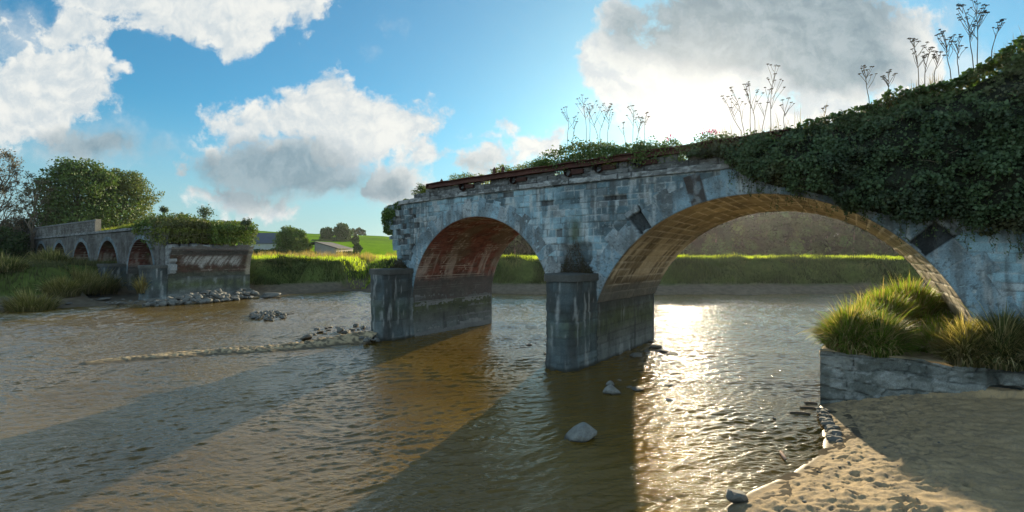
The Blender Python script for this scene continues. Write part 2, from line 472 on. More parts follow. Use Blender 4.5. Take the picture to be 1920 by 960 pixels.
def pier(parent, sr, sl, back, zside_r, zside_l, cw=(None), seed=0, stp=.06, ztop=3.8, name='pier', mat=None, slab=True, twist=0.0):
    """pier with flat sides under the vaults, a rounded cutwater towards the viewer and a cap slab on it"""
    ac = Acc()
    for (s_, zt, sgn) in ((sr, zside_r, 1), (sl, zside_l, -1)):
        z = np.arange(-.6, zt + stp, stp); z[-1] = zt; t = np.arange(T0 - .02, back + stp, stp * 1.5); t[-1] = back
        TT, ZZ = np.meshgrid(t, z, indexing='ij')
        d, k1, k2, _, _ = Courses(T0 - 1, back, -.6, zt + 1, .34, .9, seed + 1).ev(TT, ZZ)
        dep, j = block_depth(d, k1, k2, TT, ZZ, .025, .02, .02, seed, .015)
        for led in (2.3, 3.36):
            dep += .05 * np.exp(-((ZZ - led) / .05) ** 2) * (zt > led)
        dep *= ss(0, .1, zt - ZZ)
        tw = twist * np.clip((TT - T0) / (back - T0), 0, 1) if sgn > 0 else 0
        ac.add(W(s_ + sgn * dep + tw, TT, ZZ), grid_faces(len(t), len(z), None, sgn < 0), pier_col(TT, ZZ, k1, k2, j, seed).reshape(-1, 3))
    pr = cw; z = np.arange(-.6, ztop + stp, stp)
    seg = np.r_[0, np.cumsum(np.hypot(*np.diff(pr, axis=0).T))]
    q = np.arange(0, seg[-1], stp); q = np.r_[q, seg[-1]]
    ps = np.interp(q, seg, pr[:, 0]); pt = np.interp(q, seg, pr[:, 1])
    tx, ty = np.gradient(ps), np.gradient(pt); l = np.hypot(tx, ty) + 1e-9; nx, ny = -ty / l, tx / l
    cx_, cy_ = ps.mean(), pt.mean(); sg = np.sign(((ps - cx_) * nx + (pt - cy_) * ny).mean()); nx *= sg; ny *= sg
    QQ, ZZ = np.meshgrid(q, z, indexing='ij')
    d, k1, k2, _, _ = Courses(0, seg[-1], -.6, ztop + 1, .4, .75, seed + 2).ev(QQ, ZZ)
    dep, j = block_depth(d, k1, k2, QQ, ZZ, .03, .03, .035, seed + 7, .025)
    dep += .02 * (ZZ < .45)
    P = W(ps[:, None] + nx[:, None] * dep, pt[:, None] + ny[:, None] * dep, ZZ)
    c2 = pier_col(QQ, ZZ, k1, k2, j, seed + 5); c2 = mix(c2 * .9, BLUE * .5, .2 + .25 * ss(.4, .6, fbm(QQ, ZZ, 0, 3, seed))) * (.85 + .28 * k2[..., None]); c2 = mix(c2, DARK * .5, j * .35 * ss(.4, .6, fbm(QQ * .9, ZZ * .9, 0, 2, 77))); c2 = mix(c2, DARK * .6, ss(.5, .68, streaks(QQ, ZZ, seed + 11, 2.5, .25)) * .7); c2 = mix(c2, PALE * .7, ss(.62, .74, streaks(QQ, ZZ, seed + 12, 5, .7)) * .55); c2 = mix(c2, np.array([.03, .03, .022]), (1 - ss(.06, .2, ZZ + .08 * (fbm(QQ * 3, 0 * QQ, 0, 2, 4) - .5))) * .85)
    po = ac.build(name, mat or M_STONE, parent, True)
    cwo = mk('cutwater', P, grid_faces(len(q), len(z), None, sg > 0), mat or M_STONE, po, c2.reshape(-1, 3), True)
    if slab:
        c = np.array([(pr[:, 0].mean()), pr[:, 1].max()])
        o = pr.copy(); w = (pr[:, 0].max() - pr[:, 0].min()) / 2; m = (pr[:, 0].max() + pr[:, 0].min()) / 2
        o[:, 0] = m + (pr[:, 0] - m) * (w + .08) / w; o[:, 1] = np.where(pr[:, 1] < pr[:, 1].max() - .01, pr[:, 1] - .08, pr[:, 1])
        qq = np.linspace(0, len(o) - 1, 90); o = np.stack([np.interp(qq, np.arange(len(o)), o[:, 0]), np.interp(qq, np.arange(len(o)), o[:, 1])], -1)
        zl = np.array([ztop, ztop + .01, ztop + .29, ztop + .32, ztop + .34]); sc_ = np.array([.93, 1, 1, .98, .02])
        ctr = np.array([m, pr[:, 1].max()])
        VV = np.zeros((len(o), len(zl), 3))
        for k in range(len(zl)):
            e = ctr + (o - ctr) * sc_[k]
            VV[:, k] = W(e[:, 0], e[:, 1], zl[k] + .04 * (fbm(o[:, 0] * 3, o[:, 1] * 3, 0, 2, 3) - .5))
        cc = np.broadcast_to(np.array([.075, .078, .07]), VV.shape) * (.7 + .6 * fbm(VV[..., 0] * 3, VV[..., 1] * 3, VV[..., 2] * 3)[..., None])
        mk('cap_slab', VV, grid_faces(len(o), len(zl), None, sg > 0), mat or M_STONE, po, cc.reshape(-1, 3), False)
    return po


pier(bridge, -10.75, -13.05, T1, 2.77, 2.07, cutwater_profile(-10.74, -12.34, 19.24, T0 + .05, .8), 61, twist=-.3)
pier(bridge, -23.05, -25.2, T1, 2.07, 2.07, cutwater_profile(-23.04, -24.5, 19.2, T0 + .05, .73), 67)
# right abutment under the great arch
ac = Acc(); z = np.arange(-.6, 2.8, .06); z[-1] = 2.77; t = np.arange(T0 - .02, T1 + .06, .09)
TT, ZZ = np.meshgrid(t, z, indexing='ij'); d, k1, k2, _, _ = Courses(19, 30, -.6, 4, .42, .95, 71).ev(TT, ZZ)
dep, j = block_depth(d, k1, k2, TT, ZZ, .03, .025, .03, 72, .02)
ac.add(W(2.05 - dep - .41 * (TT - T0) / (T1 - T0), TT, ZZ), grid_faces(len(t), len(z)), mix(np.array([.30, .23, .14]) * .7, np.array([.34, .27, .17]), k1).reshape(-1, 3))
ac.build('abutment', M_STONE, bridge, True)
# wall of the abutment below the spandrel on the right
s_ = np.arange(2.05, 9, .05); z = np.arange(-.3, 1.56, .05); UU, ZZ = np.meshgrid(s_, z, indexing='ij')
d, k1, k2, _, _ = Courses(2, 9, -.3, 2, .36, .8, 73).ev(UU, ZZ); dep, j = block_depth(d, k1, k2, UU, ZZ, seed=74)
mk('abutment_face', W(UU, T0 - dep, ZZ), grid_faces(len(s_), len(z)), M_STONE, bridge, (stone_col(k1, k2, j, UU, ZZ, 75) * .7).reshape(-1, 3), True)

# back face, deck fill: plain, closes the volume
ac = Acc()
n = 60
for a in (A1, A2):
    th0 = math.asin((a['zs'] - a['z0']) / a['R']); th = np.linspace(th0, math.pi - th0, n)
    Rb = a['R'] + a.get('dR', 0); xs = a['c'] + a.get('dc', 0) + Rb * np.cos(th); zs = a['z0'] + Rb * np.sin(th)
    V0 = W(xs, T1, zs); V1 = W(xs, T1, zc(xs) + .6)
    Vv = np.stack([V0, V1], 1); ac.add(Vv, grid_faces(n, 2), GREY * .8)
for (a_, b_) in ((-25.2, -23.05), (-13.15, -10.98), (1.62, 30)):
    ac.add(np.stack([W(np.array([a_, b_]), T1, -.6), W(np.array([a_, b_]), T1, 8.9)], 1), grid_faces(2, 2), GREY * .8)
ac.build('back_wall', M_STONE, bridge)
s_ = np.arange(-25.6, 30, .4); t_ = np.linspace(T0 + .02, T1 + .02, 16); UU, TT = np.meshgrid(s_, t_, indexing='ij')
zz = 8.72 + .25 * (fbm(UU * .7, TT * .7, 0, 3, 5) - .5) + np.where(UU < -22, -.35 * np.clip((-22 - UU) / 2, 0, 1.5), 0) + 1.5 * ss(-2, 8, UU) - 0.3 * ss(.25, 0, np.abs(TT - T0))
mk('earth_fill', W(UU, TT, zz), grid_faces(len(s_), len(t_), None, True), M_SOIL, bridge, (np.array([.09, .08, .04]) * (.6 + fbm(UU, TT, 0, 3)[..., None])).reshape(-1, 3), True)

# cornice: long blocks, each slightly out of line
def band(name, s0, s1, zb, zt, proud, w, tone, seed, parent=bridge, t=T0, mat=M_STONE, stp=.05, drop=0):
    s = np.arange(s0, s1, stp); cr = Courses(s0, s1, 0, 1, 1.2, w, seed, .01, .4)
    d, k1, k2, _, _ = cr.ev(s, s * 0 + .5)
    rows = []; cols = []
    h = lambda f: zb(s) + (zt(s) - zb(s)) * f
    pr = proud + .05 * (k1 - .5); jj = 1 - ss(0, .03, d); wv = .03 * (fbm(s * 4, 0, 0, 3, seed) - .5)
    for (f, dp) in ((0, -.15), (0, 0), (.12, .01), (.3, .0), (.5, .008), (.7, 0), (.88, 0), (1, -.03), (1, -.5)):
        top = .06 * (k2 - .5) * (f == 1)
        rows.append(W(s, t - (pr + dp - .05 * jj + (0.02 * (fbm(s * 6, f * 5, 0, 2, seed) - .5)) if dp > -.1 else dp + 0 * s), h(f) + top + wv * (f > .5)))
        n = fbm(s * 3, f * 2, 0, 3, seed + 2)
        c = mix(GREY * tone * .5, GREY * tone * 1.15, k1); c = mix(c, DARK * .8, ss(.5, .65, n) * .7); c = mix(c, DARK * .5, jj * .8)
        c = mix(c, PALE * tone, ss(.62, .72, fbm(s * 7, f * 3, 0, 2, seed + 6)) * .5)
        cols.append(c)
    keep = np.broadcast_to(((k2 > drop))[:, None], (len(s), len(rows))).copy()
    V_, F_, C_ = compact(np.stack(rows, 1).reshape(-1, 3), grid_faces(len(s), len(rows), keep), np.stack(cols, 1).reshape(-1, 3))
    return mk(name, V_, F_, mat, parent, C_, False)


band('cornice', -24.2, 9, lambda s: zc(s), lambda s: zc(s) + .25, .11, .85, 1.0, 81)
band('parapet_course', -22.9, -1.0, lambda s: zc(s) + .255, lambda s: zc(s) + .50 + .0 * s, .05, .6, .62, 82)
band('parapet_course', -21.9, -1.0, lambda s: zc(s) + .505, lambda s: 8.80 + (s + 21.5) * .0217, .02, .55, .5, 83, drop=.12)


# rusty girder on the parapet
def gz(s): return 9.07 + (s + 21.5) * .0225
ac = Acc(); s = np.arange(-21.6, -2.9, .3); tt0 = T0 - .1
RU = np.array([.085, .036, .026])
prof = [(.0, .25), (-.02, .25), (-.02, 0.0), (-.22, 0.0), (-.22, -.035), (-.045, -.04), (-.045, -.24), (-.20, -.245), (-.20, -.28), (.0, -.28)]
VV = np.stack([W(s, tt0 + p[0], gz(s) + (p[1] if p[1] < .2 else 0) + .012 * np.sin(s * 3)) if i > 1 else W(s, tt0 + .14 + p[0], gz(s) - .28 * (i == 0)) for i, p in enumerate(prof)], 1)
ac.add(VV, grid_faces(len(s), len(prof)), (RU * (.6 + .9 * fbm(VV[..., 0] * 2, VV[..., 1] * 2, VV[..., 2] * 6, 3)[..., None])).reshape(-1, 3))
for e in (0, len(s) - 1):
    ac.box(VV[e, 3] - SV * .01, SV * .02, VV[e, 9] * 0 + TV * .2, (0, 0, -.27), RU * .8)
gird = ac.build('iron_girder', M_RUST, bridge); gird['label'] = 'long rust-brown iron girder'
for sx in (-18.9, -15.4, -12.2, -10.6, -8.7):
    ac = Acc(); c = W(sx, T0 - .22, gz(sx) - .45)
    P = np.stack([c, c + TV * .55]); ac.tube(P, .20, RU * .7, 14); ac.tube(P, .165, RU * .3, 14)
    ac.tube(np.stack([c + TV * .3, c + TV * .31]), [.165, .001], (.01, .008, .006), 14)
    ac.box(c + SV * .2 + TV * .05 - np.array([0, 0, .1]), SV * .6, TV * .3, (0, 0, .2), RU * .6, .02)
    ac.build('iron_bracket', M_RUST, bridge)
for px in (828, 927, 943, 1441):
    p = on_t(px, {828: 343, 927: 322, 943: 320, 1441: 262}[px], T0 + .1)
    ac = Acc(); ac.tube([p - [0, 0, .15], p + [0, 0, .14], p + [0, 0, .24]], [.09, .08, .015], RU * .9, 8); ac.build('iron_post_stub', M_RUST, bridge)

# ------------------------------------------------------------------ far ruin of the same bridge
RT1 = 29.2
ruin = empty('ruined_arch_bridge', W(-80, 25, 0), 'distant broken-off bridge end with a row of small dark arches on the left bank', 'bridge')
st = .13
RA = [dict(c=c, z0=2.6, R=4.1, zs=2.6) for c in (-68.6, -80.3, -92.0, -103.7, -115.4, -127.1, -138.8)]
def rz(s): return 7.75 - .004 * np.clip(-70 - s, 0, 60)
s_ax = np.arange(-150, -60.45, st); z_ax = np.arange(-.3, 7.8, st); UU, ZZ = np.meshgrid(s_ax, z_ax, indexing='ij')
d, k1, k2, _, _ = Courses(-150, -60, -.3, 9, .34, .6, 91).ev(UU, ZZ); dep, j = block_depth(d, k1, k2, UU, ZZ, .06, .03, .06, 92)
col = mix(stone_col(k1, k2, j, UU, ZZ, 93, GREY), BRN * .7, .35) * .42
keep = ZZ < rz(UU)
for a in RA:
    keep &= ~((np.hypot(UU - a['c'], ZZ - a['z0']) < a['R']) & (ZZ > a['z0'])); keep &= ~((np.abs(UU - a['c']) < a['R']) & (ZZ < a['z0'] + .1))
V_, F_, C_ = compact(W(UU, T0 - dep, ZZ).reshape(-1, 3), grid_faces(len(s_ax), len(z_ax), keep), col.reshape(-1, 3))
mk('spandrel_wall', V_, F_, M_FARSTONE, ruin, C_, True)
for i, a in enumerate(RA):
    barrel(a, 'arch_vault', 'brick', 100 + i, ruin, T0 - .02, RT1, .12, M_FARSTONE)
    ring(a, .5, .5, .62, 110 + i, stp=.1, lo=7.7, tone=.55, parent=ruin, mat=M_FARSTONE)
for i, (sr, sl) in enumerate([(-60.5, -64.5)] + [(-68.6 - 11.7 * q - 4.1, -68.6 - 11.7 * q - 7.6) for q in range(6)]):
    m = (sr + sl) / 2
    pier(ruin, sr, sl, RT1, 2.6, 2.6, cutwater_profile(m + 1.3, m - 1.3, 19.6, T0 + .05, 1.2) if i else cutwater_profile(-60.6, -63.2, 19.7, T0 + .05, 1.0), 120 + i, .13, 3.5, mat=M_FARSTONE)
# broken springing over the end pier: tall side with old vault bricks, leaning out
z = np.arange(2.6, 6.15, .09); t = np.arange(T0, RT1 + .09, .1); TT, ZZ = np.meshgrid(t, z, indexing='ij')
top = 5.9 + .35 * (fbm(TT * 1.5, 0 * TT, 0, 3, 7) - .5) * 2
over = 4.6 - np.sqrt(np.clip(4.6 ** 2 - (ZZ - 2.6) ** 2, 0.1, None))
d, k1, k2, _, _ = Courses(T0, RT1, 2.6, 7, .16, .45, 131).ev(TT, ZZ); dep, j = block_depth(d, k1, k2, TT, ZZ, .03, .03, .08, 132, .05)
n = fbm(TT * 1.1, ZZ * 1.1, 0, 4, 133)
col = mix(BRN * .35, BRICK * .28 + BRN * .15, k1); col = mix(col, MORT * .5, j * ss(.45, .65, n))
lo_ = 3.0 + 1.1 * fbm(TT * 2.2, 0 * TT, 0, 3, 136); run = (.25 + .75 * ss(.38, .58, fbm(TT * 9 - ZZ * 4.5, ZZ * .8, 0, 3, 134))) * ss(lo_, lo_ + .5, ZZ + .3 * (fbm(TT * 8, ZZ, 0, 2, 137) - .5)) * (1 - ss(4.6, 4.95, ZZ)) * (1 - ss(27.5, 28.4, TT)) * ss(21.6, 22.4, TT)
col = mix(col, np.array([.34, .33, .30]), run * .9); col = mix(col, DARK * .8, (ss(4.8, 5.0, ZZ) * (1 - ss(5.3, 5.5, ZZ))) * .7)
col = mix(col, np.array([.06, .07, .05]), (1 - ss(2.8, 3.2, ZZ)) * .8)
col = mix(col, GREY * .9, ss(5.45, 5.6, ZZ) * .7)
col = mix(col, np.array([.28, .24, .17]), ss(28.5, 28.9, TT) * .8)
end = Acc(); end.add(W(-60.5 + over + dep - .25 * (ZZ > 5.4), TT, ZZ), grid_faces(len(t), len(z), ZZ < top), col.reshape(-1, 3))
end.build('broken_springing', M_FARSTONE, ruin, True)
ac = Acc()
for k in range(40):   # rubble core of the broken end, seen under the plants
    q = RNG.uniform(0, 1); ac.box(W(-61.5 + RNG.uniform(-1.5, .6), T0 + .1 + q * 8, 5.4 + RNG.uniform(-.2, .35)), SV * RNG.uniform(.4, 1), TV * RNG.uniform(.4, 1), (0, 0, .4), GREY * RNG.uniform(.4, .9), .06)
ac.box(W(-64.3, T0 + .15, 2.7), SV * 3.6, TV * (RT1 - T0 - .3), (0, 0, 3.0), GREY * .5)
for i in range(30):   # front stones beside the springing
    ac.box(W(-61.2 + .25 * (i % 3), T0 - .03, 2.8 + i * .1), SV * RNG.uniform(.3, .9), TV * .6, (0, 0, .3), GREY * RNG.uniform(.4, 1.0), .03)
ac.build('rubble_core', M_FARSTONE, ruin)
band('cornice', -150, -63.5, lambda s: rz(s), lambda s: rz(s) + .3, .12, .9, .7, 141, ruin, T0, M_FARSTONE, .1)
ac = Acc()
s_ax = np.arange(-150, -85.0, st); z_ax = np.arange(7.9, 9.5, st); UU, ZZ = np.meshgrid(s_ax, z_ax, indexing='ij')
d, k1, k2, _, _ = Courses(-150, -80, 7.9, 10, .34, .7, 142).ev(UU, ZZ); dep, j = block_depth(d, k1, k2, UU, ZZ, .05, .03, .05, 143)
ac.add(W(UU, T0 + .02 - dep, ZZ), grid_faces(len(s_ax), len(z_ax)), (mix(stone_col(k1, k2, j, UU, ZZ, 144, GREY), BRN, .3) * .5).reshape(-1, 3))
ac.box(W(-150, T0 - .08, 9.44), SV * 65.1, TV * .6, (0, 0, .16), GREY * .6); ac.box(W(-85.35, T0 - .05, 7.9), SV * .5, TV * .55, (0, 0, 1.75), np.array([.42, .3, .2]))
ac.build('parapet', M_FARSTONE, ruin)
ac = Acc(); ac.box(W(-150, RT1 - .3, 2.5), SV * 86, TV * .3, (0, 0, 5.6), GREY * .5)
s_ax = np.arange(-150, -61, 1.0); t_ax = np.linspace(T0 + .1, RT1, 9); UU, TT = np.meshgrid(s_ax, t_ax, indexing='ij')
ruin_top = lambda s, t: 7.85 + .9 * ss(-86, -72, s) * np.exp(-((t - 25) / 3) ** 2) - 1.9 * ss(-64.5, -61.5, s) + .3 * fbm(s, t, 0, 3, 4)
ac.add(W(UU, TT, ruin_top(UU, TT)), grid_faces(len(s_ax), len(t_ax), None, True), np.array([.1, .12, .04]))
ac.build('earth_fill', M_SOIL, ruin, True)

# ------------------------------------------------------------------ terrain
RIV = np.array([(-5, -60), (-5, -40), (0, -3), (2, 3), (3.4, 7.5), (4.2, 10), (4.9, 10.6), (6.3, 11.5), (7.9, 12.9), (8.35, 13.6), (10.0, 16.5),
                (17.1, 25.9), (30, 34), (60, 42), (110, 50), (200, 55), (200, 85), (110, 75), (60, 66), (40, 63.3), (25, 62.4), (10, 62.8), (-5, 63), (-16, 64.5),
                (-22, 66.5), (-27, 64.5), (-28.5, 61), (-33.0, 52.5), (-36.5, 49.3), (-40, 48), (-45, 44), (-55, 38), (-75, 15), (-85, -20), (-90, -60)], float)


def river_d(X, Y):
    """signed distance to the waterline, positive on land"""
    X = np.asarray(X, float); Y = np.asarray(Y, float)
    D = np.full(X.shape, 1e9); ins = np.zeros(X.shape, bool)
    n = len(RIV)
    for i in range(n):
        a = RIV[i]; b = RIV[(i + 1) % n]; e = b - a
        q = np.clip(((X - a[0]) * e[0] + (Y - a[1]) * e[1]) / (e @ e), 0, 1)
        D = np.minimum(D, np.hypot(X - a[0] - q * e[0], Y - a[1] - q * e[1]))
        cnd = (a[1] > Y) != (b[1] > Y)
        with np.errstate(divide='ignore', invalid='ignore'):
            xx = (b[0] - a[0]) * (Y - a[1]) / (b[1] - a[1]) + a[0]
        ins ^= cnd & (X < xx)
    return np.where(ins, -D, D)


def is_sand(X, Y):
    s, t = st_of(X, Y)
    return ss(-8, -2, X + 0 * Y) * (1 - ss(19.2, 19.9, t)) * (Y < 40)


def height(X, Y):
    X = np.asarray(X, float); Y = np.asarray(Y, float)
    s, t = st_of(X, Y)
    d = river_d(X, Y) + 4.2 * (fbm(X * .28, Y * .22, 0, 3, 200) - .5) * ss(30, 45, Y)
    # river bank: mud slope then a steep grassy bank, meadow behind
    creek = np.exp(-((X + 21.5 + (Y - 66) * .12) / 1.5) ** 2) * ss(62, 66, Y) * (1 - ss(84, 100, Y))
    mudw = 3.0 + 3.5 * np.exp(-((X + 18) / 6) ** 2)
    bank = np.where(d < mudw, np.clip(d, 0, None) * .33 * 3 / mudw, 1.0 + 3.05 * ss(0, 3.6 + 2 * (X < -28), d - mudw))
    bank += (.8 * (fbm(X * .30, Y * .30, 0, 3, 201) - .55) + .45 * (fbm(X * 1.1, Y * 1.1, 0, 2, 202) - .5)) * ss(mudw, mudw + 3, d)
    bank -= 2.6 * creek * ss(1, 5, d)
    left = (1 - ss(-60, -35, X)) * (1 - ss(60, 75, Y))
    bank = bank * (1 - .12 * left)
    low = ss(-75.5, -72, s) * (1 - ss(-58, -54, s)) * ss(14, 16, t) * (1 - ss(31, 34, t))
    bank = bank * (1 - low) + np.minimum(bank, .25) * low
    sand = 1.8 * (1 - np.exp(-np.clip(d, 0, None) / 5))
    # mound behind the footing, below and beyond the great arch
    ws = is_sand(X, Y)
    rb = np.where((t > 19.4) & (X > 5) & (Y < 60), 1, 0)
    h = bank * (1 - ws) + sand * ws
    h = np.where(rb == 1, np.minimum(h, 1.2 + 2.0 * ss(0, 9, t - 20)), h)
    # under the bridge keep the earth below the vaults
    h = np.where((s > 2.2) & (t > 20) & (t < 29) & (X < 60), np.minimum(h, 3), h)
    # rising fields
    px = CX + F_PX * X / np.maximum(Y, 1)
    crest = np.interp(px, [-600, 300, 480, 560, 640, 720, 900, 1100], [33, 31, 29.5, 26.5, 25.5, 23.6, 14, 6])
    e = ss(150, 540, Y) * .55 + .45 * np.clip((Y - 165) / 375, 0, 1)
    hill = (crest - 4.0) * np.where(Y < 540, e, 1 - .9 * ss(540, 1200, Y))
    h = h + np.where(Y > 120, hill, 0)
    bed = -np.clip(-d * .25, 0, 1.0)
    return np.where(d < 0, bed - .03, h)


def axis(parts):
    a = [np.arange(x0, x1, st_) for x0, x1, st_ in parts]
    return np.unique(np.concatenate(a + [[parts[-1][1]]]))


gx = axis([(-1200, -800, 50), (-800, -300, 25), (-300, -110, 5), (-110, -60, 1.2), (-60, 60, .5), (60, 130, 2), (130, 400, 12), (400, 800, 50), (800, 1201, 100)])
gy = axis([(-400, -100, 50), (-100, 0, 10), (0, 40, 1.0), (40, 76, .4), (76, 120, 1.5), (120, 300, 4), (300, 640, 8), (640, 1000, 40), (1000, 1241, 60)])
X, Y = np.meshgrid(gx, gy, indexing='ij'); Z = height(X, Y)
ws = is_sand(X, Y) * (river_d(X, Y) > 1) * (X < 20) * (Y > 0) * (Y < 18); s_, t_ = st_of(X, Y)
Z = Z - .35 * ws - .5 * ((t_ > 19) & (t_ < 31) & (s_ > -3) & (s_ < 4))
d = river_d(X, Y)
n1 = fbm(X * .5, Y * .5, 0, 4, 210)
MUD = np.array([.13, .11, .08]); GRS = np.array([.07, .095, .025]); FLD = np.array([.13, .25, .006])
c = mix(MUD, GRS, ss(.85, 1.25, Z + .5 * (n1 - .5)))
c = mix(c, np.array([.17, .15, .05]), ss(.5, .7, n1) * ss(3, 3.6, Z) * .5)
c = mix(c, FLD, ss(95, 130, Y))
c = mix(c, np.array([.07, .13, .01]), ss(.5, .62, fbm(X * .012, Y * .05, 0, 3, 211)) * ss(130, 170, Y) * .55)
c = mix(c, np.array([.06, .15, .01]), ss(430, 460, Y) * .7)
c = mix(c, MUD * .7, (1 - ss(0, .25, Z)) * (Y < 90) * .6)
mk('ground', np.stack([X, Y, Z], -1), grid_faces(len(gx), len(gy), None), M_GROUND, None, c.reshape(-1, 3), True)['kind'] = 'structure'

# fine sand of the near beach with footprints
sx = np.arange(1.6, 19.5, .04); sy = np.arange(4.0, 17.6, .04); X, Y = np.meshgrid(sx, sy, indexing='ij'); Z = height(X, Y)
n1 = fbm(X * .9, Y * .9, 0, 4, 220); n2 = fbm(X * 4, Y * 4, 0, 3, 221); n3 = fbm(X * 14, Y * 9, 0, 3, 222)
Z = Z + (.12 * (n1 - .5) + .09 * (n2 - .5) + .04 * (n3 - .5)) * ss(.02, .3, Z)
clod = ss(.5, .75, fbm(X * 10, Y * 6, 0, 3, 223)) * (1 - ss(.5, .95, Z)) * ss(.0, .15, Z); Z += .03 * clod
Zf = Z.copy()
for k in range(46):
    if k < 15: px, py = [(1723, 869), (1687, 904), (1712, 912), (1815, 885), (1800, 898), (1770, 887), (1712, 922), (1690, 928), (1885, 900), (1740, 868), (1660, 868), (1602, 875), (1590, 900), (1780, 955), (1600, 955)][k]; q = on_z(px, py, 1.05)[:2]
    else: q = np.array([RNG.uniform(5.5, 10), RNG.uniform(7, 12)])
    a = RNG.uniform(0, 3.1); u = (X - q[0]) * math.cos(a) + (Y - q[1]) * math.sin(a); v = -(X - q[0]) * math.sin(a) + (Y - q[1]) * math.cos(a)
    g = (u / .16) ** 2 + (v / .075) ** 2; A = .075 if k < 15 else RNG.uniform(.02, .055)
    Zf += -A * np.exp(-g ** 2) + A * .35 * np.exp(-(np.sqrt(g) - 1.5) ** 2 * 6)
s_, t_ = st_of(X, Y)
c = mix(np.array([.33, .24, .13]), np.array([.41, .305, .17]), n1)
c = mix(c, np.array([.27, .21, .13]), ss(.48, .62, n2) * .45); c = mix(c, np.array([.14, .115, .08]), ss(.6, .7, fbm(X * 9, Y * 6, 0, 3, 225)) * (1 - ss(.6, 1.1, Z)) * .7)
c = mix(c, np.array([.12, .095, .06]), (1 - ss(.03, .16, Zf)) * .85)
c = mix(c, np.array([.2, .17, .13]), ss(.62, .7, fbm(X * 30, Y * 22, 0, 2, 226)) * .5)
keep = (t_ < 19.9)
V_, F_, C_ = compact(np.stack([X, Y, Zf], -1).reshape(-1, 3), grid_faces(len(sx), len(sy), keep), c.reshape(-1, 3))
mk('sand_beach', V_, F_, M_SAND, None, C_, True)['kind'] = 'structure'

# sandbar by the left pier
line = np.array([on_z(x, y)[:2] for x, y in ((712, 640), (690, 638), (650, 641), (580, 648), (500, 655), (420, 660), (330, 666), (240, 673), (170, 681), (110, 688))])
wid = np.array([1.0, 1.1, .8, .6, .7, .75, .7, .6, .45, .05]); hh = np.array([.42, .42, .34, .22, .17, .14, .11, .07, .03, -.02])
seg = np.r_[0, np.cumsum(np.hypot(*np.diff(line, axis=0).T))]; q = np.arange(0, seg[-1], .06); v = np.linspace(-1.6, 1.6, 60)
lx, ly = np.interp(q, seg, line[:, 0]), np.interp(q, seg, line[:, 1]); w_, h_ = np.interp(q, seg, wid), np.interp(q, seg, hh); nq = fbm(q * .5, 0 * q, 0, 3, 240); w_ = w_ * (.75 + 1.0 * nq); h_ = h_ * (.55 + .9 * fbm(q * .8, 0 * q, 5, 3, 241)); ly = ly + .5 * (fbm(q * .35, 0 * q, 9, 2, 242) - .5)
tx, ty = np.gradient(lx), np.gradient(ly); l = np.hypot(tx, ty); nx, ny = -ty / l, tx / l
X = lx[:, None] + nx[:, None] * v * w_[:, None]; Y = ly[:, None] + ny[:, None] * v * w_[:, None]
Z = (h_[:, None] + .05 * (h_[:, None] > .02)) * (1.25 * np.exp(-v[None] ** 2 * 1.3) - .3) + .0 + (.16 * (fbm(X * 3, Y * 3, 0, 3, 230) - .5) + .14 * (fbm(X * 9, Y * 9, 0, 2, 231) - .5)) * np.exp(-v[None] ** 2) * np.clip(h_[:, None] * 5, 0, 1)
c = mix(np.array([.11, .085, .05]), np.array([.42, .33, .20]), ss(.02, .12, Z)); c = mix(c, np.array([.10, .085, .06]), ss(.45, .6, fbm(X * 7, Y * 9, 0, 4, 233)) * .85)
mk('sandbar', np.stack([X, Y, Z], -1), grid_faces(len(q), len(v), None, True), M_SAND, None, c.reshape(-1, 3), True)['kind'] = 'structure'

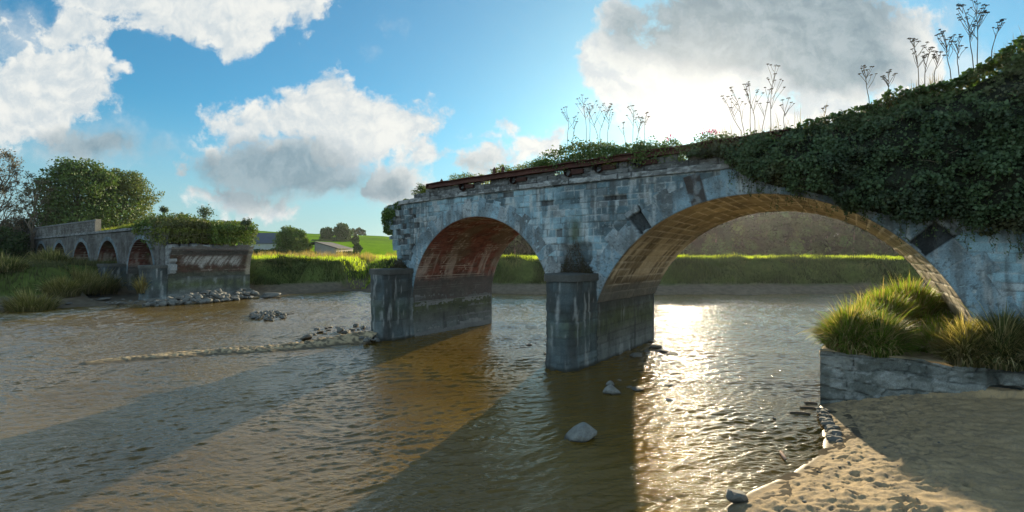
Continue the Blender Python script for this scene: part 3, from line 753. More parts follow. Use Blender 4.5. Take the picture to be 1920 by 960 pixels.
# ------------------------------------------------------------------ water
def water_mat():
    m, nt, out = new_mat('muddy_river_water')
    tc = nt.nodes.new('ShaderNodeTexCoord')
    def rip(scale, rot, stretch, detail=3, dist=0.0):
        mp = nt.nodes.new('ShaderNodeMapping'); mp.inputs['Rotation'].default_value = (0, 0, math.radians(rot)); mp.inputs['Scale'].default_value = (1 / stretch, 1, 1)
        nt.links.new(tc.outputs['Object'], mp.inputs['Vector'])
        n = nt.nodes.new('ShaderNodeTexNoise'); n.inputs['Scale'].default_value = scale; n.inputs['Detail'].default_value = detail
        n.inputs['Roughness'].default_value = .55; n.inputs['Distortion'].default_value = dist
        nt.links.new(mp.outputs[0], n.inputs['Vector']); return n.outputs[0]
    a = rip(9, 12, 2.2, 3, .5); b = rip(24, -14, 2.0, 3, .4); c = rip(.35, 20, 1.5, 2)
    add = nt.nodes.new('ShaderNodeMath'); add.operation = 'MULTIPLY_ADD'; nt.links.new(b, add.inputs[0]); add.inputs[1].default_value = .42; nt.links.new(a, add.inputs[2])
    amp = mrange(nt, c, .35, .65, .55, 1.25)
    hgt = nt.nodes.new('ShaderNodeMath'); hgt.operation = 'MULTIPLY'; nt.links.new(add.outputs[0], hgt.inputs[0]); nt.links.new(amp, hgt.inputs[1])
    bp = nt.nodes.new('ShaderNodeBump'); bp.inputs['Strength'].default_value = 1; bp.inputs['Distance'].default_value = .03
    nt.links.new(hgt.outputs[0], bp.inputs['Height'])
    p = nt.nodes.new('ShaderNodeBsdfPrincipled')
    big = noise_node(nt, tc.outputs['Object'], .12, 3)
    ramp = nt.nodes.new('ShaderNodeMix'); ramp.data_type = 'RGBA'
    ramp.inputs[6].default_value = (.105, .062, .008, 1); ramp.inputs[7].default_value = (.155, .10, .02, 1)
    nt.links.new(mrange(nt, big.outputs[0], .35, .65, 0, 1), ramp.inputs[0])
    nt.links.new(ramp.outputs[2], p.inputs['Base Color'])
    p.inputs['Roughness'].default_value = .03; p.inputs['IOR'].default_value = 1.33; p.inputs['Specular IOR Level'].default_value = 1.0
    nt.links.new(bp.outputs[0], p.inputs['Normal']); nt.links.new(p.outputs[0], out.inputs[0])
    return m


def wave_h(X, Y):
    """wind ripples: many short wave trains of slightly different heading, bent by slow noise, strong and weak by patches"""
    r = np.random.default_rng(44); wxp = X + .9 * (fbm(X * .25, Y * .25, 0, 2, 45) - .5) * 2; wyp = Y + .9 * (fbm(X * .25, Y * .25, 9, 2, 46) - .5) * 2
    h = np.zeros(X.shape)
    for q in range(28):
        lam = .15 * (1.078 ** (q * .5)) * r.uniform(.9, 1.1) * (1 if q < 22 else 1.8); k = 2 * np.pi / lam; a = math.radians(100 + r.normal() * 34)
        ph = k * (wxp * math.cos(a) + wyp * math.sin(a)) + r.uniform(0, 6.28)
        sw = np.sin(ph); h += (sw + .35 * np.abs(sw) - .2) * .054 / k
    patch = .35 + 1.1 * fbm(X * .16, Y * .28, 0, 3, 47) ** 1.0 * 1.2
    calm = 1 - .75 * np.exp(-((X + .8 * Y * 0 - 3.2) / 2.2) ** 2 - ((Y - 17.5) / 4.5) ** 2)      # slack water in the lee of the right pier
    h *= patch * calm
    h += .010 * (fbm(X * .7, Y * .9, 0, 2, 48) - .5)
    return h * (1 - ss(70, 90, np.abs(Y)))


wx = axis([(-140, -64, 4), (-64, -26, .16), (-26, 20, .058), (20, 48, .16), (48, 230, 4)]); wy = axis([(-80, 9, 4), (9, 20, .034), (20, 35, .06), (35, 68, .12), (68, 92, 4)]); X, Y = np.meshgrid(wx, wy, indexing='ij')
mk('river_water', np.stack([X, Y, wave_h(X, Y)], -1), grid_faces(len(wx), len(wy), None), water_mat(), None, None, True)['kind'] = 'structure'

# ------------------------------------------------------------------ plants: leaf and blade makers
def unit(v): return v / (np.linalg.norm(v, axis=-1, keepdims=True) + 1e-9)


def leaves(P, size, col, rng, nrm=None, spread=1.0, asp=.75, cv=.35, curl=.25):
    """one folded leaf per point: 5 vertices, 2 quads-ish triangles fan as 4 tris reduced to 2 quads"""
    n = len(P)
    N = unit(rng.normal(size=(n, 3)) * spread + (0 if nrm is None else nrm))
    T = unit(np.cross(N, rng.normal(size=(n, 3)))); B = np.cross(N, T)
    L = (size * rng.uniform(.6, 1.3, n))[:, None]; w = L * asp * .5
    v0 = P; v1 = P + T * L * .45 + B * w + N * L * curl * .4; v2 = P + T * L - N * L * curl * .3; v3 = P + T * L * .45 - B * w + N * L * curl * .4; v4 = P + T * L * .5
    V = np.stack([v0, v1, v2, v3, v4], 1)
    i = np.arange(n)[:, None] * 5
    F = np.concatenate([i + [[0, 4, 2, 1]], i + [[0, 3, 2, 4]]])
    C = np.asarray(col) * (1 + cv * rng.uniform(-1, 1, (n, 1))) if np.asarray(col).ndim == 1 else col * (1 + cv * rng.uniform(-1, 1, (n, 1)))
    C = np.repeat(C[:, None], 5, 1)
    return V.reshape(-1, 3), F, C.reshape(-1, 3)


def blades(P, d, h, w, bend, col, rng, tipcol=None, seg=3, cv=.3):
    """curved tapering blades; d = horizontal lean direction (n,3), bend = how far it arches over"""
    n = len(P); h = np.broadcast_to(h, n); bend = np.broadcast_to(bend, n)
    side = unit(np.cross(d, [0, 0, 1.]) + rng.normal(size=(n, 3)) * .3) * (w * rng.uniform(.6, 1.3, n))[:, None]
    rows = []; cs = []
    col = np.broadcast_to(np.asarray(col, float), (n, 3)); tip = col if tipcol is None else np.broadcast_to(np.asarray(tipcol, float), (n, 3))
    br = (1 + cv * rng.uniform(-1, 1, (n, 1)))
    for k in range(seg + 1):
        f = k / seg; ang = bend * f
        fw = np.where(bend > 1e-3, (1 - np.cos(ang)) / np.maximum(bend, 1e-3), 0) ; up = np.where(bend > 1e-3, np.sin(ang) / np.maximum(bend, 1e-3), f)
        c = P + d * (fw * h)[:, None] + np.array([0, 0, 1.]) * (up * h)[:, None]
        ww = side * (1 - f) ** .7
        cc = (col * (1 - f) + tip * f) * br
        if k < seg: rows += [c - ww, c + ww]; cs += [cc, cc]
        else: rows.append(c); cs.append(cc)
    V = np.stack(rows, 1); m = V.shape[1]; i = np.arange(n)[:, None] * m
    Fq = np.concatenate([i + [[2 * k, 2 * k + 1, 2 * k + 3, 2 * k + 2]] for k in range(seg - 1)]); Ft = i + [[2 * seg - 2, 2 * seg - 1, 2 * seg]]
    return V.reshape(-1, 3), [Fq, Ft], np.stack(cs, 1).reshape(-1, 3)


def hdir(n, rng, a0=0, a1=2 * np.pi):
    a = rng.uniform(a0, a1, n); return np.stack([np.cos(a), np.sin(a), 0 * a], -1)


# ---- ivy over the right of the main bridge
def prof_at(s, pts):
    pts = np.array(pts); return np.interp(s, pts[:, 0], pts[:, 1])


def spt(px, py, t=T0 - .6):
    p = on_t(px, py, t); s, _ = st_of(p[0], p[1]); return float(s), float(p[2])


ivy_top = [spt(*q) for q in ((1330, 275), (1400, 258), (1480, 244), (1560, 220), (1620, 196), (1700, 168), (1780, 152), (1850, 112), (1920, 72))] + [(5, 11.8), (9, 12.6), (16, 13)]
ivy_bot = [spt(*q) for q in ((1330, 290), (1365, 312), (1400, 336), (1440, 350), (1500, 360), (1560, 374), (1590, 392), (1650, 404), (1700, 418), (1780, 408), (1830, 428), (1920, 440))] + [(5, 4.8), (9, 4), (16, 3)]


def ivy_surface(s, z):
    top = prof_at(s, ivy_top); bot = prof_at(s, ivy_bot); f = np.clip((z - bot) / (top - bot + 1e-6), 0, 1)
    bulge = .18 + .75 * np.sin(np.pi * np.clip(f, 0, 1) ** .8) * ss(-8.5, -2, s) + .5 * ss(-3, 4, s) * (1 - f) ** .5 * (f > 0)
    bulge = bulge + 1.0 * (fbm(s * 1.0, z * 1.0, 0, 3, 300) - .5) * ss(-8, -4, s) + .5 * (fbm(s * 2.6, z * 2.6, 0, 2, 301) - .5) - .9 * ss(.75, 1, f) * ss(-4, 2, s)
    return T0 - np.maximum(bulge, .05)


rg = np.random.default_rng(5)
ivy = empty('ivy', W(0, T0 - .5, 5), 'huge dark green ivy mass hanging over the right arch and parapet', 'ivy')
ac = Acc()
n = 125000
s = rg.uniform(-6.6, 13, n); top = prof_at(s, ivy_top); bot = prof_at(s, ivy_bot)
edge_n = .45 * (fbm(s * 1.5, s * 0, 0, 3, 302) - .5) * 2; edge_d = 1.0 * (fbm(s * 2.2, s * 0 + 5, 0, 3, 303) - .45)
z = bot + edge_d * .5 + (top - bot + edge_n * .4 - edge_d * .5) * rg.uniform(0, 1, n) ** .9
# clumped: fewer leaves in the gaps
dens = fbm(s * 2.1, z * 2.1, 0, 3, 305); keepm = rg.random(n) < .12 + 1.0 * ss(.38, .58, dens)
keepm &= ~((s < -6.2) & (z < 9.0) & (rg.random(n) < .25))
s, z = s[keepm], z[keepm]; tt = ivy_surface(s, z) - rg.exponential(.07, len(s)) + .25 * (1 - ss(.35, .55, dens[keepm]))
P = W(s, tt, z)
base = mix(np.array([.045, .075, .035]), np.array([.085, .135, .055]), fbm(s * 1.5, z * 1.5, 0, 3, 306))
base = mix(base, np.array([.10, .075, .04]), ss(.6, .72, fbm(s * .9 + 4, z * .9, 0, 3, 311)) * .5); base = mix(base, np.array([.02, .03, .015]), ss(.5, .7, fbm(s * 1.3, z * 1.6, 3, 3, 312)) * .6)
base = mix(base, np.array([.10, .16, .03]), ss(.75, 1, (z - prof_at(s, ivy_bot)) / (prof_at(s, ivy_top) - prof_at(s, ivy_bot))) * .5 * ss(-3, 3, s))
ac.add(*leaves(P, rg.uniform(.07, .125, len(P)), base, rg, -TV * .9 + np.array([0, 0, .7]), .95, .85))
# leaves spilling over the top, behind the front line
n = 16000; s = rg.uniform(-6.4, 13, n); t = T0 + rg.uniform(-.4, 4, n); z = prof_at(s, ivy_top) + .05 - .12 * (t - T0) ** 2 * .15 + .5 * (fbm(s * 1.7, t * 1.7, 0, 3, 307) - .5)
ac.add(*leaves(W(s, t, z), np.full(n, .15), np.array([.06, .10, .03]), rg, np.array([0, 0, 1.]), .8, .85))
ac.build('foliage', M_IVY, ivy)
tw = Acc()
for k in range(130):
    s0 = rg.uniform(-5, 9); z0 = float(prof_at(s0, ivy_bot)) + rg.uniform(0, .3); Ln = rg.uniform(.2, .8); m_ = 7
    p = W(s0, T0 - .12 - rg.uniform(0, .15), z0)[None] + np.cumsum(np.concatenate([np.zeros((1, 3)), rg.normal(size=(m_, 3)) * .035 + [0, 0, -Ln / m_]]), 0)
    tw.tube(p, .007, (.07, .055, .035), 3); q = p[rg.integers(0, m_ + 1, 16)] + rg.normal(size=(16, 3)) * .035; tw.add(*leaves(q, np.full(16, .07), np.array([.07, .11, .04]), rg))
for k in range(260):
    s0 = rg.uniform(-5.5, 12); f0 = rg.uniform(.1, .98); b0, t0_ = float(prof_at(s0, ivy_bot)), float(prof_at(s0, ivy_top)); z0 = b0 + (t0_ - b0) * f0
    p0 = W(s0, float(ivy_surface(np.array(s0), np.array(z0))) + .1, z0); dv = unit(-TV * .8 + rg.normal(size=3) * .6 + [0, 0, .5]) * rg.uniform(.25, .6)
    tw.tube([p0, p0 + dv * .5, p0 + dv + [0, 0, -.06]], [.009, .007, .003], np.array([.13, .10, .065]) * rg.uniform(.6, 1.3), 3)
    q = p0 + dv * rg.uniform(.4, 1.05, (9, 1)) + rg.normal(size=(9, 3)) * .03; tw.add(*leaves(q, rg.uniform(.05, .1, 9), np.array([.08, .125, .045]), rg))
tw.build('hanging_shoots', M_IVY, ivy)
n = 2600; s = rg.uniform(-6, 8, n); t = T0 + rg.uniform(-.2, 1.5, n); cl_ = fbm(s * 1.1, t * .5, 0, 3, 315)
V, F_, C = blades(W(s, t, prof_at(s, ivy_top) - .1), hdir(n, rg), (.15 + .9 * ss(.45, .7, cl_)) * rg.uniform(.4, 1.1, n), .010, .8 * rg.random(n), np.array([.10, .10, .045]), rg, np.array([.18, .15, .08]))
tag(mk('grass', V, F_, M_GRASS, None, C, False, W(0, T0 + .5, 9.5)), kind='stuff')
# solid sheet added behind the leaves; near-black colour stands in for inner shade
s_ = np.arange(-6.2, 13, .15); f_ = np.linspace(0, 1, 40); UU, FF = np.meshgrid(s_, f_, indexing='ij'); top = prof_at(UU, ivy_top) - .2; bot = prof_at(UU, ivy_bot) + .12
ZZ = bot + (top - bot) * FF; TT = ivy_surface(UU, ZZ) + .22; TT = np.where(FF > .97, T0 + 3.5, TT); TT = np.minimum(TT, T0 + 3.6) ; TT = np.where((FF < .03), T0 - .06, TT)
mk('dark_backing', W(UU, TT, ZZ), grid_faces(len(s_), len(f_)), M_SOIL, ivy, np.broadcast_to(np.array([.018, .022, .012]), (UU.size, 3)), True)


# ---- bramble and weeds along the rest of the top
def thicket(name, label, cat, s0, s1, prof, t_rng, n, size, colr, seed, drop=.3, mat=M_LEAF, tfront=T0, group=None, nr=(0, 0, .5)):
    r = np.random.default_rng(seed); s = r.uniform(s0, s1, n)
    t = tfront + r.uniform(t_rng[0], t_rng[1], n)
    top = prof_at(s, prof[0]); bot = prof_at(s, prof[1])
    top = top + .35 * (fbm(s * 2.3, t * 1.3, 0, 3, seed) - .5) * 2 * np.minimum(1, (top - bot)); z = bot - drop * r.random(n) * (t < tfront + .2) + (top - bot) * r.random(n) ** .7
    kp = fbm(s * 2.2, z * 2.5, t, 3, seed + 1) > .42; s, t, z = s[kp], t[kp], z[kp]
    c = mix(colr[0], colr[1], fbm(s * 1.2, z * 1.2, 0, 3, seed + 2)); c = mix(c, colr[2], ss(.5, .7, fbm(s * .6, z * 2, 0, 3, seed + 3)) * .8)
    V, F_, C = leaves(W(s, t, z), np.full(len(s), size), c, r, np.array(nr), .9)
    o = mk(name, V, F_, mat, None, C, False, W((s0 + s1) / 2, tfront + 1, float(prof_at((s0 + s1) / 2, prof[1])) - .2))
    return tag(o, label, cat, group)


P1 = lambda L, t=T0 + .2: [spt(x, y, t) for x, y in L]
DG = np.array([.05, .085, .025]); MG = np.array([.09, .14, .03]); YG = np.array([.17, .2, .035]); BG = np.array([.12, .1, .05])
thicket('bramble', 'dense green bramble thicket on the parapet left of the sun', 'shrub', -14.2, -8.3,
        (P1([(1018, 300), (1035, 280), (1060, 275), (1095, 262), (1150, 268), (1200, 266), (1250, 262)]), P1([(1018, 312), (1060, 316), (1100, 305), (1180, 305), (1250, 295)])), (-.5, 3), 17000, .10, (DG, MG, YG * .8), 401, .35, M_IVY)
thicket('bramble', 'low bramble with pink flowers around the sun on the parapet', 'shrub', -8.9, -3.0,
        (P1([(1230, 264), (1262, 262), (1284, 276), (1302, 260), (1330, 250), (1400, 248), (1480, 240)]), P1([(1240, 300), (1300, 285), (1340, 280), (1480, 275)])), (-.5, 3.2), 15000, .09, (DG * 1.4, MG * 1.3, BG * 1.3), 402, .45, M_IVY)
thicket('weeds', 'low green weeds behind the rusty girder, right of the iron stubs', 'plant', -17.2, -13.8,
        (P1([(915, 322), (935, 308), (955, 318), (990, 300), (1022, 298), (1040, 292)]), P1([(915, 330), (1040, 312)])), (.1, 2), 6000, .08, (MG, YG * .8, YG), 403, 0)
thicket('weeds', 'small green weed clump behind the left part of the rusty girder', 'plant', -20.6, -17.6,
        (P1([(835, 338), (850, 325), (880, 324), (905, 328), (925, 327)]), P1([(835, 342), (925, 332)])), (.1, 1.5), 3000, .07, (MG, YG * .8, YG), 404, 0)
thicket('bush', 'rounded leafy bush on the masonry just left of the girder end', 'shrub', -23.4, -21.5,
        (P1([(755, 368), (762, 352), (775, 345), (795, 350), (806, 362)]), P1([(755, 375), (806, 366)])), (.1, 1.5), 4200, .09, (DG, MG, YG), 405, 0)
lv = on_t(712, 420, T0)
# ivy clump on the broken left corner
r = np.random.default_rng(9); n = 9000
P = []; ctr = [(-25.1, 7.55, .5), (-25.45, 7.1, .55), (-25.5, 6.6, .4), (-24.6, 7.9, .35), (-24.0, 8.1, .25), (-25.5, 7.5, .5)]
for (a, b, q) in ctr:
    dd = unit(r.normal(size=(n // 6, 3))) * (q * r.uniform(.7, 1.05, (n // 6, 1))); P.append(W(a + dd[:, 0] * 1.1, T0 + .3 + dd[:, 1], b + dd[:, 2]))
    dd = unit(r.normal(size=(n // 12, 3))) * (q * r.uniform(.6, 1.05, (n // 12, 1))); P.append(W(a + dd[:, 0] * 1.1, T0 + 2.3 + dd[:, 1] * 3, b + dd[:, 2]))
P = np.concatenate(P)
V, F_, C = leaves(P, np.full(len(P), .10), mix(DG * 1.1, MG * 1.3, fbm(P[:, 0] * 3, P[:, 2] * 3, 0, 2)), r)
tag(mk('ivy', V, F_, M_IVY, None, C, False, W(-25.2, T0, 7)), 'small ivy clump wrapped round the broken left corner of the near bridge', 'ivy')

# grass along the deck edge
r = np.random.default_rng(12); n = 5000; s = r.uniform(-25.3, -3, n); t = T0 + r.uniform(0.05, 2.5, n)
zb = np.where(s > -21.6, gz(s) - .3, zc(s) + .2 - .2 * np.clip(-22.5 - s, 0, 3))
hh_ = (.22 + .35 * fbm(s * 1.3, t, 0, 2, 13) ** 2 * 2) * r.uniform(.5, 1.2, n)
V, F_, C = blades(W(s, t, zb), hdir(n, r), hh_, .012, .7 * r.random(n), np.array([.12, .16, .04]), r, np.array([.2, .2, .07]))
tag(mk('grass', V, F_, M_GRASS, None, C, False, W(-14, T0 + 1, 8.8)), kind='stuff')

# ---- tall dry umbel stalks on the bridge
def stalk(px, py_base, py_top, lean, label, t=T0 + .6, nb=5, seed=0, rr=.013, grp='tall dry seed stalks standing on top of the bridge'):
    r = np.random.default_rng(seed); b = on_t(px, py_base, t); H = (py_base - py_top) / F_PX * b[1]
    e = empty('dry_stalk', b, label, 'dry plant', grp)
    ac = Acc(); au = Acc(); k = np.linspace(0, 1, 8); lean_m = lean / F_PX * b[1]
    P = b + np.stack([lean_m * k ** 1.4 + .035 * H * r.uniform(.3, 1) * np.sin(k * r.uniform(4, 8) + seed), 0 * k + .04 * np.sin(k * 5), H * k], -1)
    P[0, 2] -= .35
    C = np.array([.10, .075, .045]); ac.tube(P, np.linspace(rr, rr * .45, 8), C, 5)
    heads = [(P[-1], .085)]
    for q in range(int(nb * 1.7)):
        f = r.uniform(.35, .93); p0 = b + np.array([lean_m * f ** 1.4, 0, H * f]); a = r.choice([-1, 1]) * r.uniform(.25, .6); L = H * (1.08 - f) * r.uniform(.3, .75) + .08
        p2 = p0 + np.array([math.sin(a) * L, r.uniform(-.3, .3) * L, math.cos(a) * L]); p1 = (p0 + p2) / 2 + np.array([r.normal() * L * .05, 0, r.normal() * L * .03])
        ac.tube([p0, p1, p2], [rr * .6, rr * .5, rr * .4], C, 4); heads.append((p2, r.uniform(.035, .075)))
    for (p, q) in heads:
        m = 11; q *= 1.0; an = r.uniform(0, 6.28, m); el = r.uniform(.5, 1.3, m)
        for k_ in range(m):
            t_ = p + q * np.array([math.cos(an[k_]) * math.cos(el[k_]), math.sin(an[k_]) * math.cos(el[k_]), math.sin(el[k_]) * .6])
            au = Acc() if k_ == 0 else au; au.tube([p, t_], [rr * .25, rr * .2], C * .8, 3); au.box(t_ - .009, (.02, 0, 0), (0, .02, 0), (0, 0, .012), C * .6)
        au.build('seed_head', M_DRY, e)
    ac.build('stem', M_DRY, e)


stl = [(1066, 268, 202, -3, 'slender stalk, leftmost of the tall ones on the bridge top', 3), (1074, 270, 222, 3, 'short thin stalk right beside the leftmost slender stalk', 3),
       (1100, 262, 180, -8, 'tallest stalk of the left cluster, flat head over the bramble', 5), (1105, 262, 196, 2, 'straight thin stalk just right of the tallest left one', 2),
       (1122, 264, 198, -24, 'left-leaning branching stalk in the middle of the left cluster', 5), (1124, 264, 196, 20, 'right-leaning stalk crossing a left-leaning one', 6), (1140, 266, 208, 3, 'straight stalk at the right end of the left cluster', 4),
       (1188, 268, 200, -2, 'dark branching stalk standing alone midway to the sun', 5), (1194, 268, 222, 8, 'bushy-headed stalk beside the lone dark one', 8), (1208, 268, 214, 3, 'thin stalk nearest the left side of the sun', 3), (1172, 268, 232, -4, 'short faint stalk left of the lone dark one', 2),
       (1392, 256, 182, -40, 'stalk right of the sun leaning furthest left', 5), (1398, 256, 166, -26, 'left-leaning stalk with a flat head right of the sun', 3), (1410, 254, 160, -8, 'thin upright stalk right of the sun', 3),
       (1418, 252, 160, -20, 'middle stalk of the cluster right of the sun', 4), (1428, 252, 170, 16, 'right-leaning thin stalk right of the sun', 3), (1444, 250, 125, 8, 'tallest stalk of the cluster right of the sun', 7), (1470, 246, 186, 6, 'small stalk at the right end of the cluster beside the sun', 3),
       (1546, 228, 202, 2, 'short stubby stalk alone on the ivy slope', 2), (1632, 192, 126, -16, 'left-leaning stalk alone at the middle of the ivy slope', 6), (1668, 182, 138, -4, 'bushy low stalk near the middle of the ivy slope', 6),
       (1724, 162, 76, -12, 'branching stalk left of the great stalks on the ivy', 8), (1734, 160, 92, 8, 'thinner stalk close beside a branching one on the ivy', 5), (1752, 156, 100, 10, 'low many-headed stalk among the upper ivy stalks', 6), (1784, 140, 62, -18, 'large left-leaning umbel stalk on the upper ivy', 9), (1800, 134, 72, -6, 'reddish stalk between the large umbel stalks on the upper ivy', 7),
       (1828, 118, 14, -26, 'very large branching stalk touching the sky, second from the right', 10), (1834, 116, 6, -4, 'tallest stalk of all, near the top right corner', 9), (1858, 104, 40, 22, 'right-leaning stalk at the far right of the row', 5)]
for i, (a, b_, c_, l_, lab, nb) in enumerate(stl):
    stalk(a, b_, c_, l_, lab, seed=500 + i, nb=nb, rr=.013 if a < 1600 else .0135)

# small pink flowers on the bramble near the sun
r = np.random.default_rng(77)
for i, (px, py) in enumerate([(1258, 258), (1252, 261), (1325, 247), (1332, 246), (1338, 248), (1318, 249), (1343, 250)]):
    p = on_t(px, py, T0 + .1); V, F_, C = leaves(p + r.normal(size=(14, 3)) * .05, np.full(14, .07), np.array([.5, .06, .2]), r)
    tag(mk('blossom', V, F_, M_LEAF, None, C, False, p), 'tiny pink blossom on the bramble ' + ('just left of the sun' if i < 2 else 'just right of the sun'), 'flower', 'pink blossoms on the bramble ' + ('left' if i < 2 else 'right') + ' of the sun')

# dead vines above the cutwater
def vines(name, label, s0, s1, z0, z1, seed, n=150):
    r = np.random.default_rng(seed); ac = Acc()
    for i in range(n):
        s = r.uniform(s0, s1); z = z0 + (z1 - z0) * r.random() ** .7 * math.exp(-((s - (s0 + s1) / 2 + .15) / (.3 * (s1 - s0))) ** 2); t = T0 - .05 - r.uniform(0, .5) * (1 - (z - z0) / (z1 - z0 + .3)); L = r.uniform(.3, .9)
        p = W(s, t, z)[None] + np.cumsum(np.concatenate([np.zeros((1, 3)), r.normal(size=(5, 3)) * .06 + [0, -.02, -L / 5]]), 0); p[:, 2] = np.maximum(p[:, 2], 4.1)
        ac.tube(p, np.linspace(.008, .004, 6), np.array([.09, .065, .04]) * r.uniform(.5, 1.4), 3)
    P = np.stack([r.uniform(s0, s1, 1500), T0 - r.uniform(0, .45, 1500), z0 + (z1 - z0) * .8 * r.random(1500) ** 1.6], -1); P[:, 2] = z0 + (P[:, 2] - z0) * np.exp(-((P[:, 0] - (s0 + s1) / 2 + .1) / (.32 * (s1 - s0))) ** 2)
    V, F_, C = leaves(W(P[:, 0], P[:, 1], P[:, 2]), np.full(1500, .06), np.array([.06, .055, .03]), r); ac.add(V, F_, C)
    return tag(ac.build(name, M_DRY, None, False, W((s0 + s1) / 2, T0 - .3, 4.1)), label, 'plant')


vines('dead_vines', 'brown dead vines on the cutwater of the right-hand pier', -12.5, -10.9, 4.12, 5.8, 88)
vines('dead_vines', 'brown dead weeds on the cutwater of the left-hand pier', -24.6, -23.3, 4.1, 4.9, 89, 90)

# ------------------------------------------------------------------ stone footing with tussocks
foot = empty('stone_footing', W(0, 20, 0), 'low block-built stone footing carrying grass tussocks at the right edge', 'stone footing')
s_ = np.arange(-1.9, 3.3, .035); z_ = np.arange(-.5, 1.9, .035); UU, ZZ = np.meshgrid(s_, z_, indexing='ij')
d, k1, k2, _, _ = Courses(-2, 4, -.5, 2.2, .33, 1.15, 601, .5, .6).ev(UU + .5 * (fbm(UU * .8, ZZ * 2, 0, 3, 2) - .5), ZZ + .45 * (fbm(UU * .9, ZZ * 1.5, 0, 2, 1) - .5) + .03 * UU)
dep, j = block_depth(d, k1, k2, UU, ZZ, .022, .07, .07, 602, .075); crack = 1 - ss(.0, .03, np.abs(fbm(UU * 1.2, ZZ * 2.6, 0, 3, 603) - .5)); dep -= .04 * crack * ss(0, 2, UU + 1)
wing = ss(2.1, 2.3, UU); dep -= .35 * wing; dep -= .3 * (1 - ss(1.15, 1.3, ZZ)) * wing
col = mix(np.array([.155, .17, .155]), np.array([.20, .215, .195]), k1); col = mix(col, np.array([.05, .06, .05]), ss(.5, .65, fbm(UU * 1.5, ZZ * 2, 0, 4, 605)) * .6); col = mix(col, DARK * .4, np.maximum(j * .9, crack * .5) * .85)
col = mix(col, PALE * .8, ss(.64, .76, fbm(UU * 5, ZZ * 9, 0, 3, 606)) * .35)
topz = 1.83 + .22 * (fbm(UU * 1.5, 0 * UU, 0, 3, 607) - .5) - .04 * (k1 > .75)
mk('block_wall', W(UU, 19.5 - dep, np.minimum(ZZ, topz)), grid_faces(len(s_), len(z_)), M_STONE, foot, col.reshape(-1, 3), True)
t_ = np.arange(19.5, 31, .08); TT, ZZ = np.meshgrid(t_, z_, indexing='ij'); d, k1, k2, _, _ = Courses(19, 31, -.5, 2.2, .36, .8, 608).ev(TT, ZZ); dep, j = block_depth(d, k1, k2, TT, ZZ, .04, .05, .06, 609, .04); dep *= ss(0, .1, TT - 19.5)
mk('side_wall', W(-1.9 - dep, TT, np.minimum(ZZ, 1.83)), grid_faces(len(t_), len(z_), None, True), M_STONE, foot, mix(np.array([.2, .16, .11]), np.array([.3, .25, .18]), k1).reshape(-1, 3), True)


def mound(s, t):
    z = 1.84 + .65 * ss(19.9, 24.5, t) * ss(-1.9, -.6, s) + .6 * ss(24, 28, t) * ss(-2, 0, s) + .12 * (fbm(s * 2, t * 2, 0, 3, 611) - .5)
    return z + .35 * np.exp(-((s + .9) / .7) ** 2 - ((t - 20.5) / .7) ** 2) + .5 * ss(1.2, 2.4, s) * (1 - ss(21, 23, t)) * ss(19.5, 20.2, t)


s_ = np.arange(-1.9, 3.5, .06); t_ = np.arange(19.44, 31, .08); UU, TT = np.meshgrid(s_, t_, indexing='ij'); zz = mound(UU, TT); zz[0] = 1.8; zz[:, 0] = 1.82
n1 = fbm(UU * 2, TT * 2, 0, 3, 612)
mk('earth_top', W(UU, TT, zz), grid_faces(len(s_), len(t_), None, True), M_SAND, foot, mix(np.array([.36, .28, .17]), np.array([.20, .15, .08]), ss(.4, .7, n1)).reshape(-1, 3), True)


def tussock(s, t, r0, H, n, label, seed, green, z=None, droop=2.6, width=.019, cat='grass tussock', group='grass tussocks on the stone footing'):
    n = int(n * .75); r = np.random.default_rng(seed); a = r.uniform(0, 2 * np.pi, n); q = np.sqrt(r.random(n)); 
    ss_, tt_ = s + r0 * q * np.cos(a), t + r0 * q * np.sin(a); zb = mound(ss_, tt_) if z is None else np.full(n, z)
    dome = H * .35 * (1 - q ** 2)
    d = unit(SV[None] * np.cos(a)[:, None] + TV[None] * np.sin(a)[:, None] + r.normal(size=(n, 3)) * [.35, .35, 0])
    tuft = fbm(np.cos(a) * 2.2 + q * 2, np.sin(a) * 2.2 + q, 0, 2, seed); h = H * r.uniform(.5, 1.1, n) * (.5 + 1.0 * tuft) * np.where(r.random(n) < .06, 1.45, 1); d = unit(d + .55 * np.stack([fbm(ss_ * 3, tt_ * 3, 0, 2, seed + 3) - .5, fbm(ss_ * 3, tt_ * 3, 7, 2, seed + 4) - .5, 0 * a], -1) * 2); bend = (.35 + (droop - .35) * q ** 1.5) * r.uniform(.6, 1.15, n)
    dry = (r.random(n) < .3)[:, None]
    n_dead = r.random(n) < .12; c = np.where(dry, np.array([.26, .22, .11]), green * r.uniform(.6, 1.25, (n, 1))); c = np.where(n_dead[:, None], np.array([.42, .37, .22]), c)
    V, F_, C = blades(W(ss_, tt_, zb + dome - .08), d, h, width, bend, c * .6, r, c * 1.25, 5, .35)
    return tag(mk('grass_tussock', V, F_, M_GRASS, None, C, True, W(s, t, float(mound(s, t)) if z is None else z)), label, cat, group)


